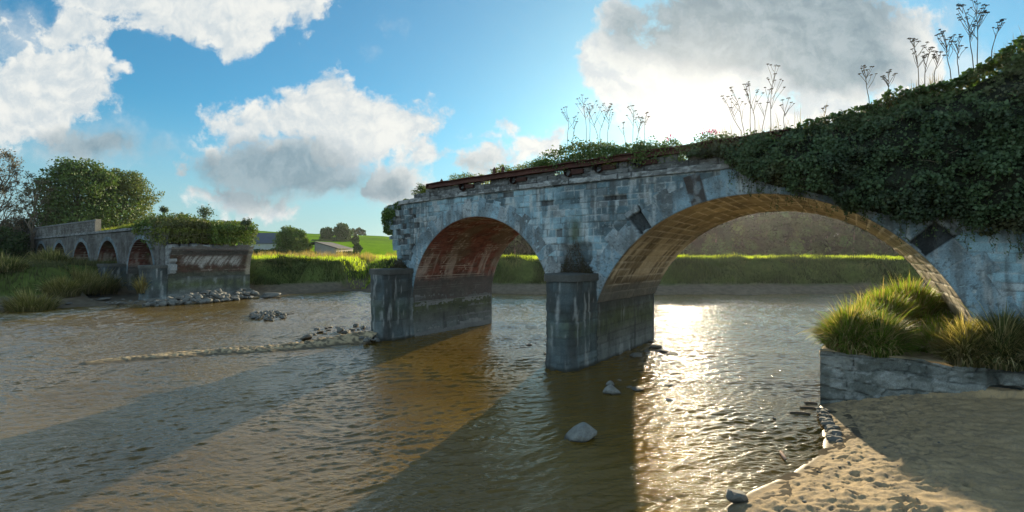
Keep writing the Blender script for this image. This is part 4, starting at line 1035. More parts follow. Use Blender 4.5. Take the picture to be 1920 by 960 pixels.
GA = np.array([.135, .215, .035]); GB = np.array([.10, .12, .045])  # sunlit tussocks below take a raised GA, sunlight put into the colour
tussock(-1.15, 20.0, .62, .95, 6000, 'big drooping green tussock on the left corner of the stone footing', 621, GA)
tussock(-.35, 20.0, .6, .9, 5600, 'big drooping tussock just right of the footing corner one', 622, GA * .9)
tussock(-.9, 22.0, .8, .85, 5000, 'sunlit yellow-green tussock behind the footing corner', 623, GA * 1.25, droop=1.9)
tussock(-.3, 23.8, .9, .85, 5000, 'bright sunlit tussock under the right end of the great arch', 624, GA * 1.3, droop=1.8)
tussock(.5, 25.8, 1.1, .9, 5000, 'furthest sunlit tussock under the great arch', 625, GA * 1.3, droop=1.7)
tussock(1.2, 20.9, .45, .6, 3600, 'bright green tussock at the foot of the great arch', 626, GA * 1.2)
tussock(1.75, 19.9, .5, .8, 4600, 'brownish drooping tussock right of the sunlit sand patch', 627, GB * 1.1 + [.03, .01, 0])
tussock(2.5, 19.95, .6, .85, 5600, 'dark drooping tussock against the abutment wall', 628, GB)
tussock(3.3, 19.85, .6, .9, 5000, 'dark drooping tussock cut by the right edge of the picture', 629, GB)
# short turf between them
r = np.random.default_rng(630); n = 9000; s = r.uniform(-1.8, 3.4, n); t = r.uniform(20.2, 30, n); kp = ~((s > .3) & (s < 1.5) & (t < 20.8)); s, t = s[kp], t[kp]; n = len(s)
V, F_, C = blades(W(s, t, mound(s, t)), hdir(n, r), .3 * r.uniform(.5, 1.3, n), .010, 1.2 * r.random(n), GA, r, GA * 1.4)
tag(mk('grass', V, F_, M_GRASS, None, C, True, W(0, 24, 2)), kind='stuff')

# ------------------------------------------------------------------ bank grass and meadow
def field_blades(n, X, Y, H, wd, c0, c1, seed, name='bank_grass', bend=1.3, towards=None, mat=None):
    r = np.random.default_rng(seed); Z = height(X, Y)
    d = hdir(len(X), r) if towards is None else unit(hdir(len(X), r) * .7 + towards)
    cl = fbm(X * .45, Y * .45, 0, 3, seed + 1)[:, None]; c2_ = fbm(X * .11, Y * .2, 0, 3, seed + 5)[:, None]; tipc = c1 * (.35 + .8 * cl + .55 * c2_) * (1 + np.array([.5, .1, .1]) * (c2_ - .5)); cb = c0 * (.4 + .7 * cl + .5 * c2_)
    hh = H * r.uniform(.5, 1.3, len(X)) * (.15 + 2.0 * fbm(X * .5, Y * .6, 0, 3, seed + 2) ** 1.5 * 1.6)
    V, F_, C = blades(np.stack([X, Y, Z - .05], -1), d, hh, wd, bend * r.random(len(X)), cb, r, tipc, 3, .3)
    return tag(mk(name, V, F_, mat or M_GRASS, None, C, True), kind='stuff')


r = np.random.default_rng(700)
# far bank edge, right of the far ruin to beyond the great arch
n = 110000; X = r.uniform(-34, 62, n); Y = 62 + 14 * r.random(n) ** 1.3; d = river_d(X, Y); Zt = height(X, Y); kp = (Zt > 1.05) & (d > 2.5); X, Y = X[kp], Y[kp]
field_blades(len(X), X, Y, .38, .035, np.array([.03, .042, .016]), np.array([.07, .105, .028]), 701, mat=M_BANK, towards=np.array([0, -.6, 0]))  # shade on the bank face put into darker, less translucent blades
n = 90000; X = r.uniform(-60, 75, n); Y = 73 + 61 * r.random(n) ** 1.4
field_blades(len(X), X, Y, .35, .05, np.array([.16, .25, .03]), np.array([.5, .66, .06]), 703, bend=.8)  # sunlight on the meadow strip put into bright blade colours
# tall reddish sedge in a band before the barns
n = 14000; X = r.uniform(-62, -22, n); Y = r.uniform(92, 112, n); kp = fbm(X * .15, Y * .3, 0, 3, 9) > .5; X, Y = X[kp], Y[kp]
field_blades(len(X), X, Y, .8, .05, np.array([.12, .13, .04]), np.array([.30, .24, .12]), 705, 'dry_sedge', .5)
# left bank
n = 60000; X = r.uniform(-100, -36, n); Y = r.uniform(38, 72, n); d = river_d(X, Y); Zt = height(X, Y); s_, t_ = st_of(X, Y)
kp = (Zt > 1.1) & (d > 2.0) & ~((t_ > 20.6) & (t_ < 29.4)); X, Y = X[kp], Y[kp]
field_blades(len(X), X, Y, .45, .035, np.array([.045, .05, .022]), np.array([.105, .11, .045]), 707, mat=M_BANK)
for i, (px, py, w, hh2, lab) in enumerate([(185, 535, 1.7, 1.9, 'straw-coloured tussock nearest the far ruin on the left bank'), (150, 540, 1.8, 2.0, 'straw-coloured tussock in the middle of the left bank'), (118, 545, 1.3, 1.5, 'small pale tussock low on the left bank'),
                                           (60, 552, 1.6, 1.5, 'pale drooping tussock by the water at the left edge'), (10, 545, 1.5, 1.3, 'dull tussock cut by the left edge of the picture'), (95, 532, 1.8, 1.6, 'grey-green tussock behind the pale ones on the left bank')]):
    p = on_z(px, py, 1.4); s_, t_ = st_of(p[0], p[1]); tussock(s_, t_, w, hh2, 2600, lab, 720 + i, np.array([.15, .15, .05]) if i < 4 else np.array([.09, .11, .04]), float(height(p[0], p[1])) - .1, 1.8, .03, group='tussocks along the left bank')
p = on_z(268, 560, .4); s_, t_ = st_of(p[0], p[1]); tussock(s_, t_, .5, 1.3, 700, 'golden grass tuft between the two piers of the far ruin', 728, np.array([.3, .24, .08]), 1.0, 1.5, .03, group='tussocks along the left bank')

# vegetation on the far ruin
def rthick(label, s0, s1, L, seed, n, cols, size=.22, trng=(-.5, 5), name='shrub', cat='shrub', drop=.6):
    o = thicket(name, label, cat, s0, s1, ([(a, b) for a, b, c in L], [(a, c) for a, b, c in L]), trng, n, size, cols, seed, drop, M_LEAF, T0)
    return o
rthick('leafy ivy and bramble lump hanging over the far ruin above its nearest arch', -70, -63.5, [(-70, 8.6, 7.6), (-68, 9.3, 7.4), (-66, 9.5, 6.4), (-64.6, 9.4, 5.6), (-63.5, 9.2, 6.5)], 801, 9000, (DG, MG * 1.1, YG * .8), drop=.8)
rthick('yellow-green bramble along the top of the far ruin end', -64, -60.2, [(-64, 9.1, 6.4), (-62, 8.8, 6.2), (-60.2, 8.6, 6.1)], 803, 9000, (MG, BG, YG), trng=(-.6, 4))
rthick('bright green ivy over the outermost corner of the far ruin', -63.5, -59.4, [(-63.5, 8.9, 6.3), (-61, 8.7, 6.1), (-59.4, 8.2, 5.9)], 805, 12000, (MG, MG * 1.3, YG), trng=(4, 9))
def small_bush(px, py, t, h, label, seed):
    b = on_t(px, py, t); e = empty('bush', b, label, 'bush'); r = np.random.default_rng(seed); ac = Acc(); al = Acc()
    for k in range(9):
        a = r.uniform(0, 6.28); tip = b + np.array([math.cos(a) * h * .45, math.sin(a) * h * .3, h * r.uniform(.6, 1)])
        ac.tube([b - [0, 0, .3], (b + tip) / 2 + [0, 0, .1 * h], tip], [.03, .02, .01], (.08, .06, .04), 4)
        V, F_, C = leaves(tip - (tip - b) * r.uniform(0, .45, (70, 1)) + r.normal(size=(70, 3)) * .14 * h, np.full(70, .16), np.array([.07, .10, .05]), r); al.add(V, F_, C)
    ac.build('stems', M_BARK, e); al.build('foliage', M_LEAF, e)
small_bush(385, 414, 25, 1.6, 'small bush sticking up from the top of the far ruin', 811)
small_bush(345, 415, 25, .9, 'low sprig left of the small bush on the far ruin', 812)
small_bush(308, 402, 25, .9, 'dark sprig on the highest part of the far ruin', 813)
small_bush(462, 426, 26, .8, 'tiny sprig near the outer end of the far ruin', 814)
n = 6000; s = r.uniform(-88, -66, n); t = r.uniform(T0 + .3, RT1 - .2, n)
V, F_, C = blades(W(s, t, ruin_top(s, t)), hdir(n, r), .5 * r.uniform(.5, 1.2, n), .04, r.random(n), MG, r, YG * 1.2)
tag(mk('grass', V, F_, M_GRASS, None, C, False, W(-77, 25, 8)), kind='stuff')

# ------------------------------------------------------------------ trees
def tree(b, H, Rr, label, seed, n=9000, size=.35, c0=DG, c1=MG, trunk=.25, sparse=0, name='tree', asp=1.0, lobes=26, group=None, tr=.02, lean=0.0, minz=.18, fill=1.25):
    r = np.random.default_rng(seed); b = np.asarray(b, float); e = empty(name, b, label, 'tree', group)
    at_ = Acc(); tip = b + [lean * H, 0, H * .8]
    P = np.stack([b + (tip - b) * k + r.normal(size=3) * [.02 * H, .02 * H, 0] * (k > 0) for k in np.linspace(0, 1, 7)]); P[0, 2] -= .5
    at_.tube(P, np.linspace(H * tr, H * tr * .2, 7), (.12, .10, .07), 8)
    al = Acc(); cs = []
    for k in range(lobes):
        f = minz + (1 - minz) * ((k + .5) / lobes); ph = k * 2.4 + r.uniform(-.5, .5)
        env = math.sin(math.pi * min(1, max(.0, (f - minz + .12) / (1.1 - minz + .12)))) ** .6
        rad = Rr * env * r.uniform(.35, .85)
        c = b + np.array([math.cos(ph) * rad + lean * H * f, math.sin(ph) * rad, H * f * .93]); q = Rr * r.uniform(.28, .42) * (1 - .3 * f) * (1 if sparse else fill)
        st_ = b + (tip - b) * max(.15, f - .25)
        at_.tube([st_, (st_ + c) / 2 + r.normal(size=3) * .03 * H, c], [H * tr * .3, H * tr * .2, H * tr * .06], (.11, .09, .065), 5)
        m = int(n / lobes); dd = unit(r.normal(size=(m, 3))); rr_ = r.uniform(.45, 1.08, (m, 1)) if not sparse else r.uniform(.1, 1.2, (m, 1))
        p = c + dd * rr_ * q * np.array([1, 1, .75]); kp = fbm(p[:, 0] * 1.8 / q, p[:, 1] * 1.8 / q, p[:, 2] * 2.2 / q, 2, seed) > (.40 + .08 * sparse if H > 12 else .34); p = p[kp]; dd = dd[kp]
        cc = mix(c0, c1, np.clip(fbm(p[:, 0] * .8, p[:, 1] * .8, p[:, 2] * .8, 2, seed + 1) + r.uniform(-.2, .2), 0, 1))
        al.add(*leaves(p, np.full(len(p), size), cc, r, dd * .6 + [0, 0, .4], .8))
        if sparse:
            for z_ in range(4):
                e2 = c + unit(r.normal(size=3)) * q; at_.tube([c, (c + e2) / 2, e2], [H * tr * .05, H * tr * .04, H * tr * .015], (.10, .08, .06), 3)
    at_.build('trunk', M_BARK, e, True); al.build('crown', M_LEAF, e)
    return e


def tree_px(px, py_base, py_top, wpx, Y, label, seed, **k):
    b = on_y(px, py_base, Y); g = float(height(b[0], b[1])); top = CAM_Z + (HY - py_top) / F_PX * Y
    z0 = min(b[2], max(g, b[2])) if Y > 120 else g
    b[2] = g; return tree(b, top - g, wpx / 2 / F_PX * Y, label, seed, **k)


tree_px(148, 440, 300, 150, 96, 'tall dark green tree behind the far ruin on the left', 901, n=42000, size=.42, c0=DG * 1.1, c1=MG * 1.1, lobes=56, minz=.08)
tree_px(235, 440, 316, 110, 104, 'wide lighter tree with a wispy right side behind the far ruin', 902, n=36000, size=.36, c0=MG * .8, c1=np.array([.17, .19, .06]), lobes=50, minz=.08)
tree_px(100, 440, 385, 60, 100, 'low dark bushy tree at the left foot of the tall tree', 903, n=9000, size=.4, c0=DG * .8, c1=DG, lobes=16)
tree_px(-8, 445, 268, 120, 88, 'sparse grey-brown tree cut by the left edge of the picture', 904, n=15000, size=.26, c0=np.array([.11, .09, .065]), c1=np.array([.17, .13, .09]), lobes=44, sparse=1, minz=.12, tr=.018)
tree_px(58, 445, 318, 64, 88, 'thin-leaved leaning tree left of the tall dark one', 905, n=4200, size=.24, c0=np.array([.10, .10, .06]), c1=np.array([.15, .13, .08]), lobes=16, sparse=1, minz=.5, lean=.06)
tree_px(40, 450, 410, 90, 92, 'low bluish-green tree behind the left end of the parapet', 906, n=8000, size=.35, c0=np.array([.05, .075, .05]), c1=np.array([.08, .11, .06]), lobes=14)
tree_px(0, 470, 432, 100, 84, 'dark tree mass at the far left end of the parapet', 907, n=9000, size=.35, c0=DG * .6, c1=DG * .8, lobes=14)
tree_px(548, 478, 427, 52, 142, 'round green tree beside the barn with the slate roof', 910, fill=1.6, n=14000, size=.45, c0=MG * .8, c1=MG * 1.3, lobes=26, minz=.1)
tree_px(566, 478, 448, 30, 139, 'smaller round tree between the two farm buildings', 911, fill=1.7, n=8000, size=.4, c0=MG * .8, c1=YG, lobes=14, minz=.1)
tree_px(612, 462, 429, 26, 330, 'round dark field tree, left of the middle pair', 912, fill=1.7, n=7000, size=1.0, c0=DG, c1=DG * 1.3, lobes=14, minz=.12)
tree_px(643, 464, 421, 30, 330, 'taller dark field tree, right of the middle pair', 913, fill=1.7, n=9000, size=1.0, c0=DG, c1=DG * 1.3, lobes=18, minz=.12)
tree_px(628, 464, 448, 22, 325, 'low dark bush between the pair of field trees', 914, fill=1.7, n=3000, size=.9, c0=DG, c1=DG, lobes=9, minz=.1)
tree_px(667, 458, 440, 13, 260, 'small dark tree right of the field pair', 915, fill=1.7, n=3000, size=.7, c0=DG, c1=DG, lobes=8, minz=.2)
tree_px(670, 472, 456, 15, 200, 'small dark tree low in the field by the broken bridge end', 916, fill=1.7, n=3000, size=.55, c0=DG, c1=DG, lobes=8, minz=.1)
tree_px(664, 442, 429, 9, 520, 'leftmost tiny tree on the field crest', 917, fill=1.7, n=1000, size=1.3, c0=DG, c1=DG, lobes=5, minz=.1)
tree_px(673, 442, 427, 10, 520, 'tallest tiny tree on the field crest', 918, fill=1.7, n=1200, size=1.3, c0=DG, c1=DG, lobes=6, minz=.1)
tree_px(681, 442, 430, 9, 520, 'rightmost tiny tree on the field crest', 919, fill=1.7, n=1000, size=1.3, c0=DG, c1=DG, lobes=5, minz=.1)


def hedge(px0, px1, py_top, Y, label, seed, c=DG, dpt=1.5):
    r = np.random.default_rng(seed); a = on_y(px0, py_top, Y); b = on_y(px1, py_top, Y); n = int(420 * (b[0] - a[0])); x = r.uniform(a[0], b[0], n); y = Y + r.normal(size=n) * dpt * .5; g = height(x, y)
    top = a[2] + .5 * (fbm(x * .5, x * 0, 0, 3, seed) - .5) * 2; z = g + (top - g) * r.random(n) ** .6 * np.clip(1.1 - ((y - Y) / dpt) ** 2, 0, 1)
    P = np.stack([x, y, z], -1); V, F_, C = leaves(P, np.full(n, .42), c, r); return tag(mk('hedge', V, F_, M_LEAF, None, C, False, ((a[0] + b[0]) / 2, Y, float(height((a[0] + b[0]) / 2, Y)))), label, 'hedge')


hedge(468, 548, 469, 132, 'dark low hedge in front of the slate-roofed barn', 930)
hedge(555, 592, 471, 132, 'short hedge left of the stone shed', 931, MG)
hedge(632, 672, 471, 134, 'short hedge right of the stone shed', 932)
hedge(585, 668, 449, 322, 'field-boundary hedge under the pair of field trees', 933, MG)

# barns
def barn(name, label, base, ax, ay, h_eave, h_ridge, wallc, roofc):
    e = empty(name, base, label, 'barn'); ax = np.asarray(ax, float); ay = np.asarray(ay, float); b = np.asarray(base, float); Z_ = np.array([0, 0, 1.])
    w = Acc(); c = [b, b + ax, b + ax + ay, b + ay]; up = [p + Z_ * h_eave for p in c]; r0 = b + ay / 2 + Z_ * h_ridge; r1 = r0 + ax
    w.add(np.array(c + up + [r0, r1]), [np.array([[0, 1, 5, 4], [1, 2, 6, 5], [2, 3, 7, 6], [3, 0, 4, 7]]), np.array([[4, 8, 7], [5, 6, 9]])], wallc); w.build('wall', M_PLAIN, e)
    q = Acc(); n_ = unit(ay) * .35; x_ = unit(ax) * .25; th = Z_ * .18
    for (lo, hi, sgn) in ((up[0] - n_, r0, 1), (up[3] + n_, r0, -1)):
        dz = Z_ * .22
        q.add(np.array([lo - x_ - dz, lo + ax + x_ - dz, hi + ax + x_, hi - x_]) + th, np.array([[0, 1, 2, 3]]), roofc)
        q.add(np.array([lo - x_ - dz, lo + ax + x_ - dz, lo + ax + x_ - dz - th, lo - x_ - dz - th]) + th, np.array([[0, 1, 2, 3]]), roofc)
    q.build('roof', M_PLAIN, e)
    v = Acc(); 
    for (p, q2) in ((up[1] - n_ + x_ - Z_ * .2, r1 + x_), (up[2] + n_ + x_ - Z_ * .2, r1 + x_)): v.box(p + th, q2 - p, unit(ax) * .12, Z_ * .3, (.6, .6, .58))
    v.build('verge_board', M_PLAIN, e); return e


b = on_y(446, 478, 168); b[2] = 4.0
bn = barn('barn', 'long grey barn with a dark slate roof left of the round tree', b, (14.5, 1.5, 0), (-1.0, 9, 0), 4.6, 8.0, (.30, .32, .32), (.07, .085, .11))
d_ = Acc(); d_.box(b + np.array([5, .45, 0]), (2.2, .22, 0), (0, .05, 0), (0, 0, 2.6), (.12, .1, .08)); d_.build('door', M_PLAIN, bn)
# open-fronted shed: sloping roof, stone wall, dark open bay on its left
e = empty('shed', on_y(575, 478, 140) * [1, 1, 0] + [0, 0, 3.8], 'stone shed with a dark open end and falling roofline beside the small round tree', 'shed')
o = np.array(e.location); Xs = [on_y(q, 470, 140)[0] for q in (574, 590, 630, 636)]; zt = [on_y(0, q, 140)[2] for q in (455, 454, 466)]
w = Acc(); th = .3
w.add(np.array([[Xs[1], 140, 3.8], [Xs[2], 140, 3.8], [Xs[2], 140, zt[2]], [Xs[1], 140, zt[1]]]), np.array([[0, 1, 2, 3]]), (.22, .215, .2))
w.add(np.array([[Xs[2], 140, 3.8], [Xs[2] + 1.5, 150, 3.8], [Xs[2] + 1.5, 150, zt[2]], [Xs[2], 140, zt[2]]]), np.array([[0, 1, 2, 3]]), (.45, .36, .28))  # end wall coloured paler and warmer for the sun on it
w.add(np.array([[Xs[0] - 1, 150, 3.8], [Xs[2] + 1.5, 150, 3.8], [Xs[2] + 1.5, 150, zt[2]], [Xs[0] - 1, 150, zt[1]]]), np.array([[0, 1, 2, 3]]), (.1, .1, .09))  # back wall coloured dark for the shade inside the open bay
w.build('wall', M_PLAIN, e)
w = Acc(); w.box((Xs[0] - 1.2, 139.7, zt[0] - .5), (Xs[1] - Xs[0] + 1.2, 0, .55), (0, 10.8, 0), (0, 0, .15), (.05, .05, .055)); w.box((Xs[1], 139.7, zt[1] + .05), (Xs[2] - Xs[1] + .6, 0, zt[2] - zt[1] - .1), (1.0, 10.8, 0), (0, 0, .15), (.06, .062, .065)); w.build('roof', M_PLAIN, e)
w = Acc(); w.box((Xs[0] - .8, 140.1, 3.8), (.25, 0, 0), (0, .25, 0), (0, 0, zt[0] - 4.3), (.1, .08, .06)); w.build('post', M_PLAIN, e)

# wooded hillside beyond the right-hand meadow
r = np.random.default_rng(950); ac = Acc(); tk = Acc()
for k in range(210):
    x = r.uniform(-14, 165); row = r.integers(0, 4); y = 186 + row * 9 + r.uniform(-3, 3); H = (17.5 + row * 1.8) * r.uniform(.9, 1.1) * (.55 + .45 * float(ss(-14, 4, np.array(x)))); R_ = r.uniform(4, 6)
    z0 = float(height(x, y)); tk.tube([(x, y, z0 - .5), (x + r.uniform(-.5, .5), y, z0 + H * .7)], [.3, .12], (.07, .06, .045), 5)
    cc = mix(np.array([.016, .042, .012]), np.array([.038, .068, .018]), r.random())
    for q in range(13):
        a = r.uniform(0, 6.28); cpt = np.array([x + math.cos(a) * R_ * .6, y + math.sin(a) * R_ * .5 - 1, z0 + H * r.uniform(.03, .9)]); cc2 = cc * r.uniform(.35, 1.6) * (.6 + .6 * (q % 3 == 0)); m = 110; dd = unit(r.normal(size=(m, 3))); p = cpt + dd * R_ * .55 * r.uniform(.7, 1.1, (m, 1)) * [1, 1, .8]
        ac.add(*leaves(p, np.full(m, 1.05), np.broadcast_to(cc2, (m, 3)), r, dd * 1.0 + [0, 0, .5], .12, cv=.08))
wd = ac.build('wood', M_WOOD); tag(wd, kind='stuff'); tk.build('wood_trunks', M_BARK); tag(bpy.data.objects['wood_trunks'], kind='stuff')

# ------------------------------------------------------------------ rocks
import bmesh
def rock_mesh(seed, flat=.6, sub=3):
    bm = bmesh.new(); bmesh.ops.create_icosphere(bm, subdivisions=sub, radius=.5); bm.verts.ensure_lookup_table()
    V = np.array([v.co[:] for v in bm.verts]); F = np.array([[v.index for v in f.verts] for f in bm.faces]); bm.free()
    r = np.random.default_rng(seed)
    for k in range(11):   # chop facets
        n_ = unit(r.normal(size=3)); d_ = r.uniform(.28, .42); q = V @ n_; V = V - np.clip(q - d_, 0, None)[:, None] * n_
    V = V * (1 + .12 * (fbm(V[:, 0] * 4, V[:, 1] * 4, V[:, 2] * 4, 3, seed)[:, None] - .5)); V = V / np.abs(V).max(0) * .5; V[:, 2] *= flat
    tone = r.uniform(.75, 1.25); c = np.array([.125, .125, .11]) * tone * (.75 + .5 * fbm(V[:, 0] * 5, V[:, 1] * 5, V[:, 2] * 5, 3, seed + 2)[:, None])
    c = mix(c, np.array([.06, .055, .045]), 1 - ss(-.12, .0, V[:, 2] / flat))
    o = mk('stone', V, F, M_ROCK, None, c, False); me = o.data; bpy.data.objects.remove(o); return me


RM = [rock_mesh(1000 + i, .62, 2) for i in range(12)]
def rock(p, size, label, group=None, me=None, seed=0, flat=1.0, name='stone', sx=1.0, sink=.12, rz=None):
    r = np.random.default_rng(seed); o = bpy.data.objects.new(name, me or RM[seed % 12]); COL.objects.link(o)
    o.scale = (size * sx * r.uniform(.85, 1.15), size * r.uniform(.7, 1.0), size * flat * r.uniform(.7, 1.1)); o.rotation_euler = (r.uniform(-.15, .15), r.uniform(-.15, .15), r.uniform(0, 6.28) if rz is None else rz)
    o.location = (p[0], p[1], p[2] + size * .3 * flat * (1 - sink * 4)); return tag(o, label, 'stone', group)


big = rock_mesh(1100, .62, 4)
def hero_rock(px0, px1, py, hpx, label, seed, peak=.55):
    a = on_z(px0, py); b = on_z(px1, py); w = b[0] - a[0]; c = (a + b) / 2; H = hpx / F_PX * c[1]
    me = rock_mesh(seed, 1.0, 4); n = len(me.vertices); V = np.zeros(n * 3); me.vertices.foreach_get('co', V); V = V.reshape(-1, 3)
    F = np.array([list(p.vertices) for p in me.polygons]); x = V[:, 0]
    V = V * [w, w * .75, 1]; V[:, 2] = V[:, 2] + .5   # base under the water, crest towards one side
    V[:, 2] *= 1 - .55 * np.clip(np.abs(x - (peak - .5)) / .5, 0, 1) ** 1.3
    V[:, 2] = (V[:, 2] / V[:, 2].max() * 1.35 - .35) * H
    V[:, 2] += .30 * H * (fbm(V[:, 0] * 4, V[:, 1] * 4, 0, 3, seed) - .5); V[:, :2] *= 1 + .16 * (fbm(V[:, 0] * 4 + 9, V[:, 1] * 4, V[:, 2] * 6, 3, seed + 5)[:, None] - .5)
    P = V + [c[0], c[1] + .3 * w, 0]
    cc = np.array([.19, .195, .175]) * (.6 + .8 * fbm(P[:, 0] * 7, P[:, 1] * 7, P[:, 2] * 7, 4, seed)[:, None]); cc = mix(cc, np.array([.04, .04, .035]), 1 - ss(.01, .09, P[:, 2]))
    return tag(mk('boulder', P, F, M_ROCK, None, cc, False, (c[0], c[1] + .3 * w, 0)), label, 'boulder')


hero_rock(1060, 1128, 829, 27, 'large grey pointed boulder in the dark water, nearest the viewer', 1201, .55)
hero_rock(1129, 1168, 741, 17, 'pale grey boulder in the dark water beyond the nearest one', 1202, .45)
hero_rock(1136, 1154, 724, 9, 'small pale stone just behind the further boulder', 1203)
g = 'stones off the right-hand pier'
for i, (px, py, w, lab) in enumerate([(1192, 668, 22, 'pale flat stone close to the side of the right pier'), (1228, 652, 30, 'brownish wet stone at the back corner of the right pier'), (1244, 660, 20, 'low wet stone next to the pier corner in the glitter'), (1212, 660, 16, 'small stone between the flat one and the pier corner'),
                                      (1218, 640, 26, 'dark stone touching the back of the right pier'), (1260, 664, 24, 'long low stone furthest into the glitter'), (1162, 713, 9, 'tiny pale stone in shadow beside the boulders'), (1196, 730, 24, 'submerged dark stone left of the glitter'), (1180, 726, 14, 'small submerged stone beside the darker one'), (1254, 722, 18, 'thin dark stone breaking the glitter, upper'), (1256, 750, 20, 'thin dark stone breaking the glitter, lower'),
                                      (993, 647, 13, 'dark stone left of the right pier, largest of the small ones'), (1005, 645, 6, 'tiny stone beside the largest small one left of the pier'), (1022, 664, 8, 'little dark stone near the left edge of the right pier'), (1024, 680, 9, 'dark stone touching the left edge of the right pier'), (1023, 702, 6, 'tiny dark stone lowest left of the right pier'), (1024, 640, 7, 'tiny dark stone highest left of the right pier')]):
    p = on_z(px, py); rock(p, w / F_PX * p[1], lab, g, seed=1300 + i, flat=.5 if i > 3 and i < 11 else .8, sink=.2)
# sandbar blocks
g = 'stones around the sandbar end'
for i, (px, py, w, f, lab) in enumerate([(575, 637, 22, 1, 'squared grey block lying at the edge of the sandbar'), (600, 635, 13, .5, 'flat brown stone beside the squared block'), (638, 622, 15, 1.1, 'upright squared block in the water by the sandbar'), (649, 626, 20, .7, 'long low block touching the sandbar crest'), (660, 620, 13, .8, 'rounded block behind the long low one'), (667, 612, 14, .8, 'furthest block behind the sandbar'),
                                           (682, 617, 12, 1.1, 'dark squared block near the left pier'), (672, 619, 5, .8, 'tiny stone between two squared blocks'), (632, 614, 6, .6, 'tiny stone behind the upright block'), (697, 623, 14, .6, 'flat dark stone just off the left pier'), (706, 620, 12, 1.5, 'tall pale slab leaning on the left pier'),
                                           (593, 618, 15, .4, 'thin dark slab in open water, left'), (612, 616, 9, .6, 'small dark stone beside a thin slab'), (617, 614, 14, .4, 'thin dark slab in open water, right'), (616, 620, 8, .5, 'small brown stone in front of the thin slabs'), (590, 628, 9, .6, 'whitish stone nearest the open-water slabs'), (600, 624, 17, .45, 'dark slab pile left of the sandbar crest'), (610, 626, 10, .4, 'sliver of dark stone right of the slab pile')]):
    p = on_z(px, py); rock(p, w / F_PX * p[1] * 1.05, lab, g, seed=1400 + i, flat=f * 1.2, sink=.12, sx=1.1)
r = np.random.default_rng(1450)
for i in range(26):
    px, py = r.uniform(676, 712), r.uniform(628, 641); p = on_z(px, py, .2); rock(p, r.uniform(.18, .45), 'loose rubble stone heaped against the foot of the left pier', 'rubble heaped against the left pier', seed=1460 + i, sink=.15)
# stone cluster in midstream
for i in range(70):
    a, q = r.uniform(0, 6.28), math.sqrt(r.random()); px = 503 + 35 * q * math.cos(a); py = 594 + 8.5 * q * math.sin(a); p = on_z(px, py); p[2] = .22 * (1 - q ** 2)
    rock(p, r.uniform(.18, .5), 'angular stone of the low midstream heap', 'stones of the midstream heap', seed=1500 + i, sink=.12, flat=1.1)
rock(on_z(541, 589), 1.0, 'thin flat slab just right of the midstream heap', None, seed=1590, flat=.25)
# rubble at the foot of the far ruin
for i in range(130):
    f = r.random(); px = 275 + 205 * f; lo = np.interp(px, [275, 330, 400, 470, 480], [575, 572, 568, 560, 558]); hi = np.interp(px, [275, 330, 400, 470, 480], [568, 560, 548, 543, 548]); k = r.random()
    py = lo + (hi - lo) * k; zq = .9 * k * float(np.interp(px, [275, 330, 400, 480], [.25, .6, 1, .8])); p = on_z(px, py, zq); rock(p, r.uniform(.45, 1.0), 'angular grey stone of the rubble skirt under the far ruin', 'rubble skirt under the far ruin', seed=1600 + i, sink=.12)
for i, (px, py, w, lab) in enumerate([(508, 556, 30, 'long pale sunlit rock at the foot of the far ruin corner'), (496, 558, 16, 'small grey rock left of the long pale one'), (522, 558, 8, 'small pale rock at the tip of the long pale one'), (590, 0, 0, '')][:3]):
    p = on_z(px, py, .1); rock(p, w / F_PX * p[1], lab, 'rocks off the far ruin corner', seed=1750 + i, flat=.6, sx=1.2, rz=0.1)
for i, (px, py, w, f) in enumerate([(30, 570, 26, .5), (68, 566, 34, .6), (110, 561, 30, .5), (146, 563, 18, .8), (168, 564, 16, .4), (193, 563, 26, .4), (14, 575, 20, .5), (92, 571, 12, .5), (128, 570, 10, .5)]):
    p = on_z(px, py, .3); rock(p, w / F_PX * p[1], ['flat mossy ledge stone near the left picture edge', 'broad mossy rock in the mud of the left bank', 'sunlit-topped rock under the left bank tussocks', 'pale pointed boulder on the left bank mud', 'thin flat slab beside the pale pointed boulder', 'wide pale slab beside the far ruin pier', 'low rock at the very left edge of the picture', 'small dark rock below the broad mossy one', 'small dark rock below the sunlit-topped one'][i], 'rocks in the left bank mud', seed=1800 + i, flat=f * 1.3, sx=1.2, rz=.1)
for i in range(40):
    px = r.uniform(165, 290); py = np.interp(px, [165, 290], [569, 573]) - r.uniform(0, 8); p = on_z(px, py, .15); rock(p, r.uniform(.2, .5), 'small loose stone at the waterline left of the far ruin pier', 'small waterline stones by the far ruin', seed=1900 + i)
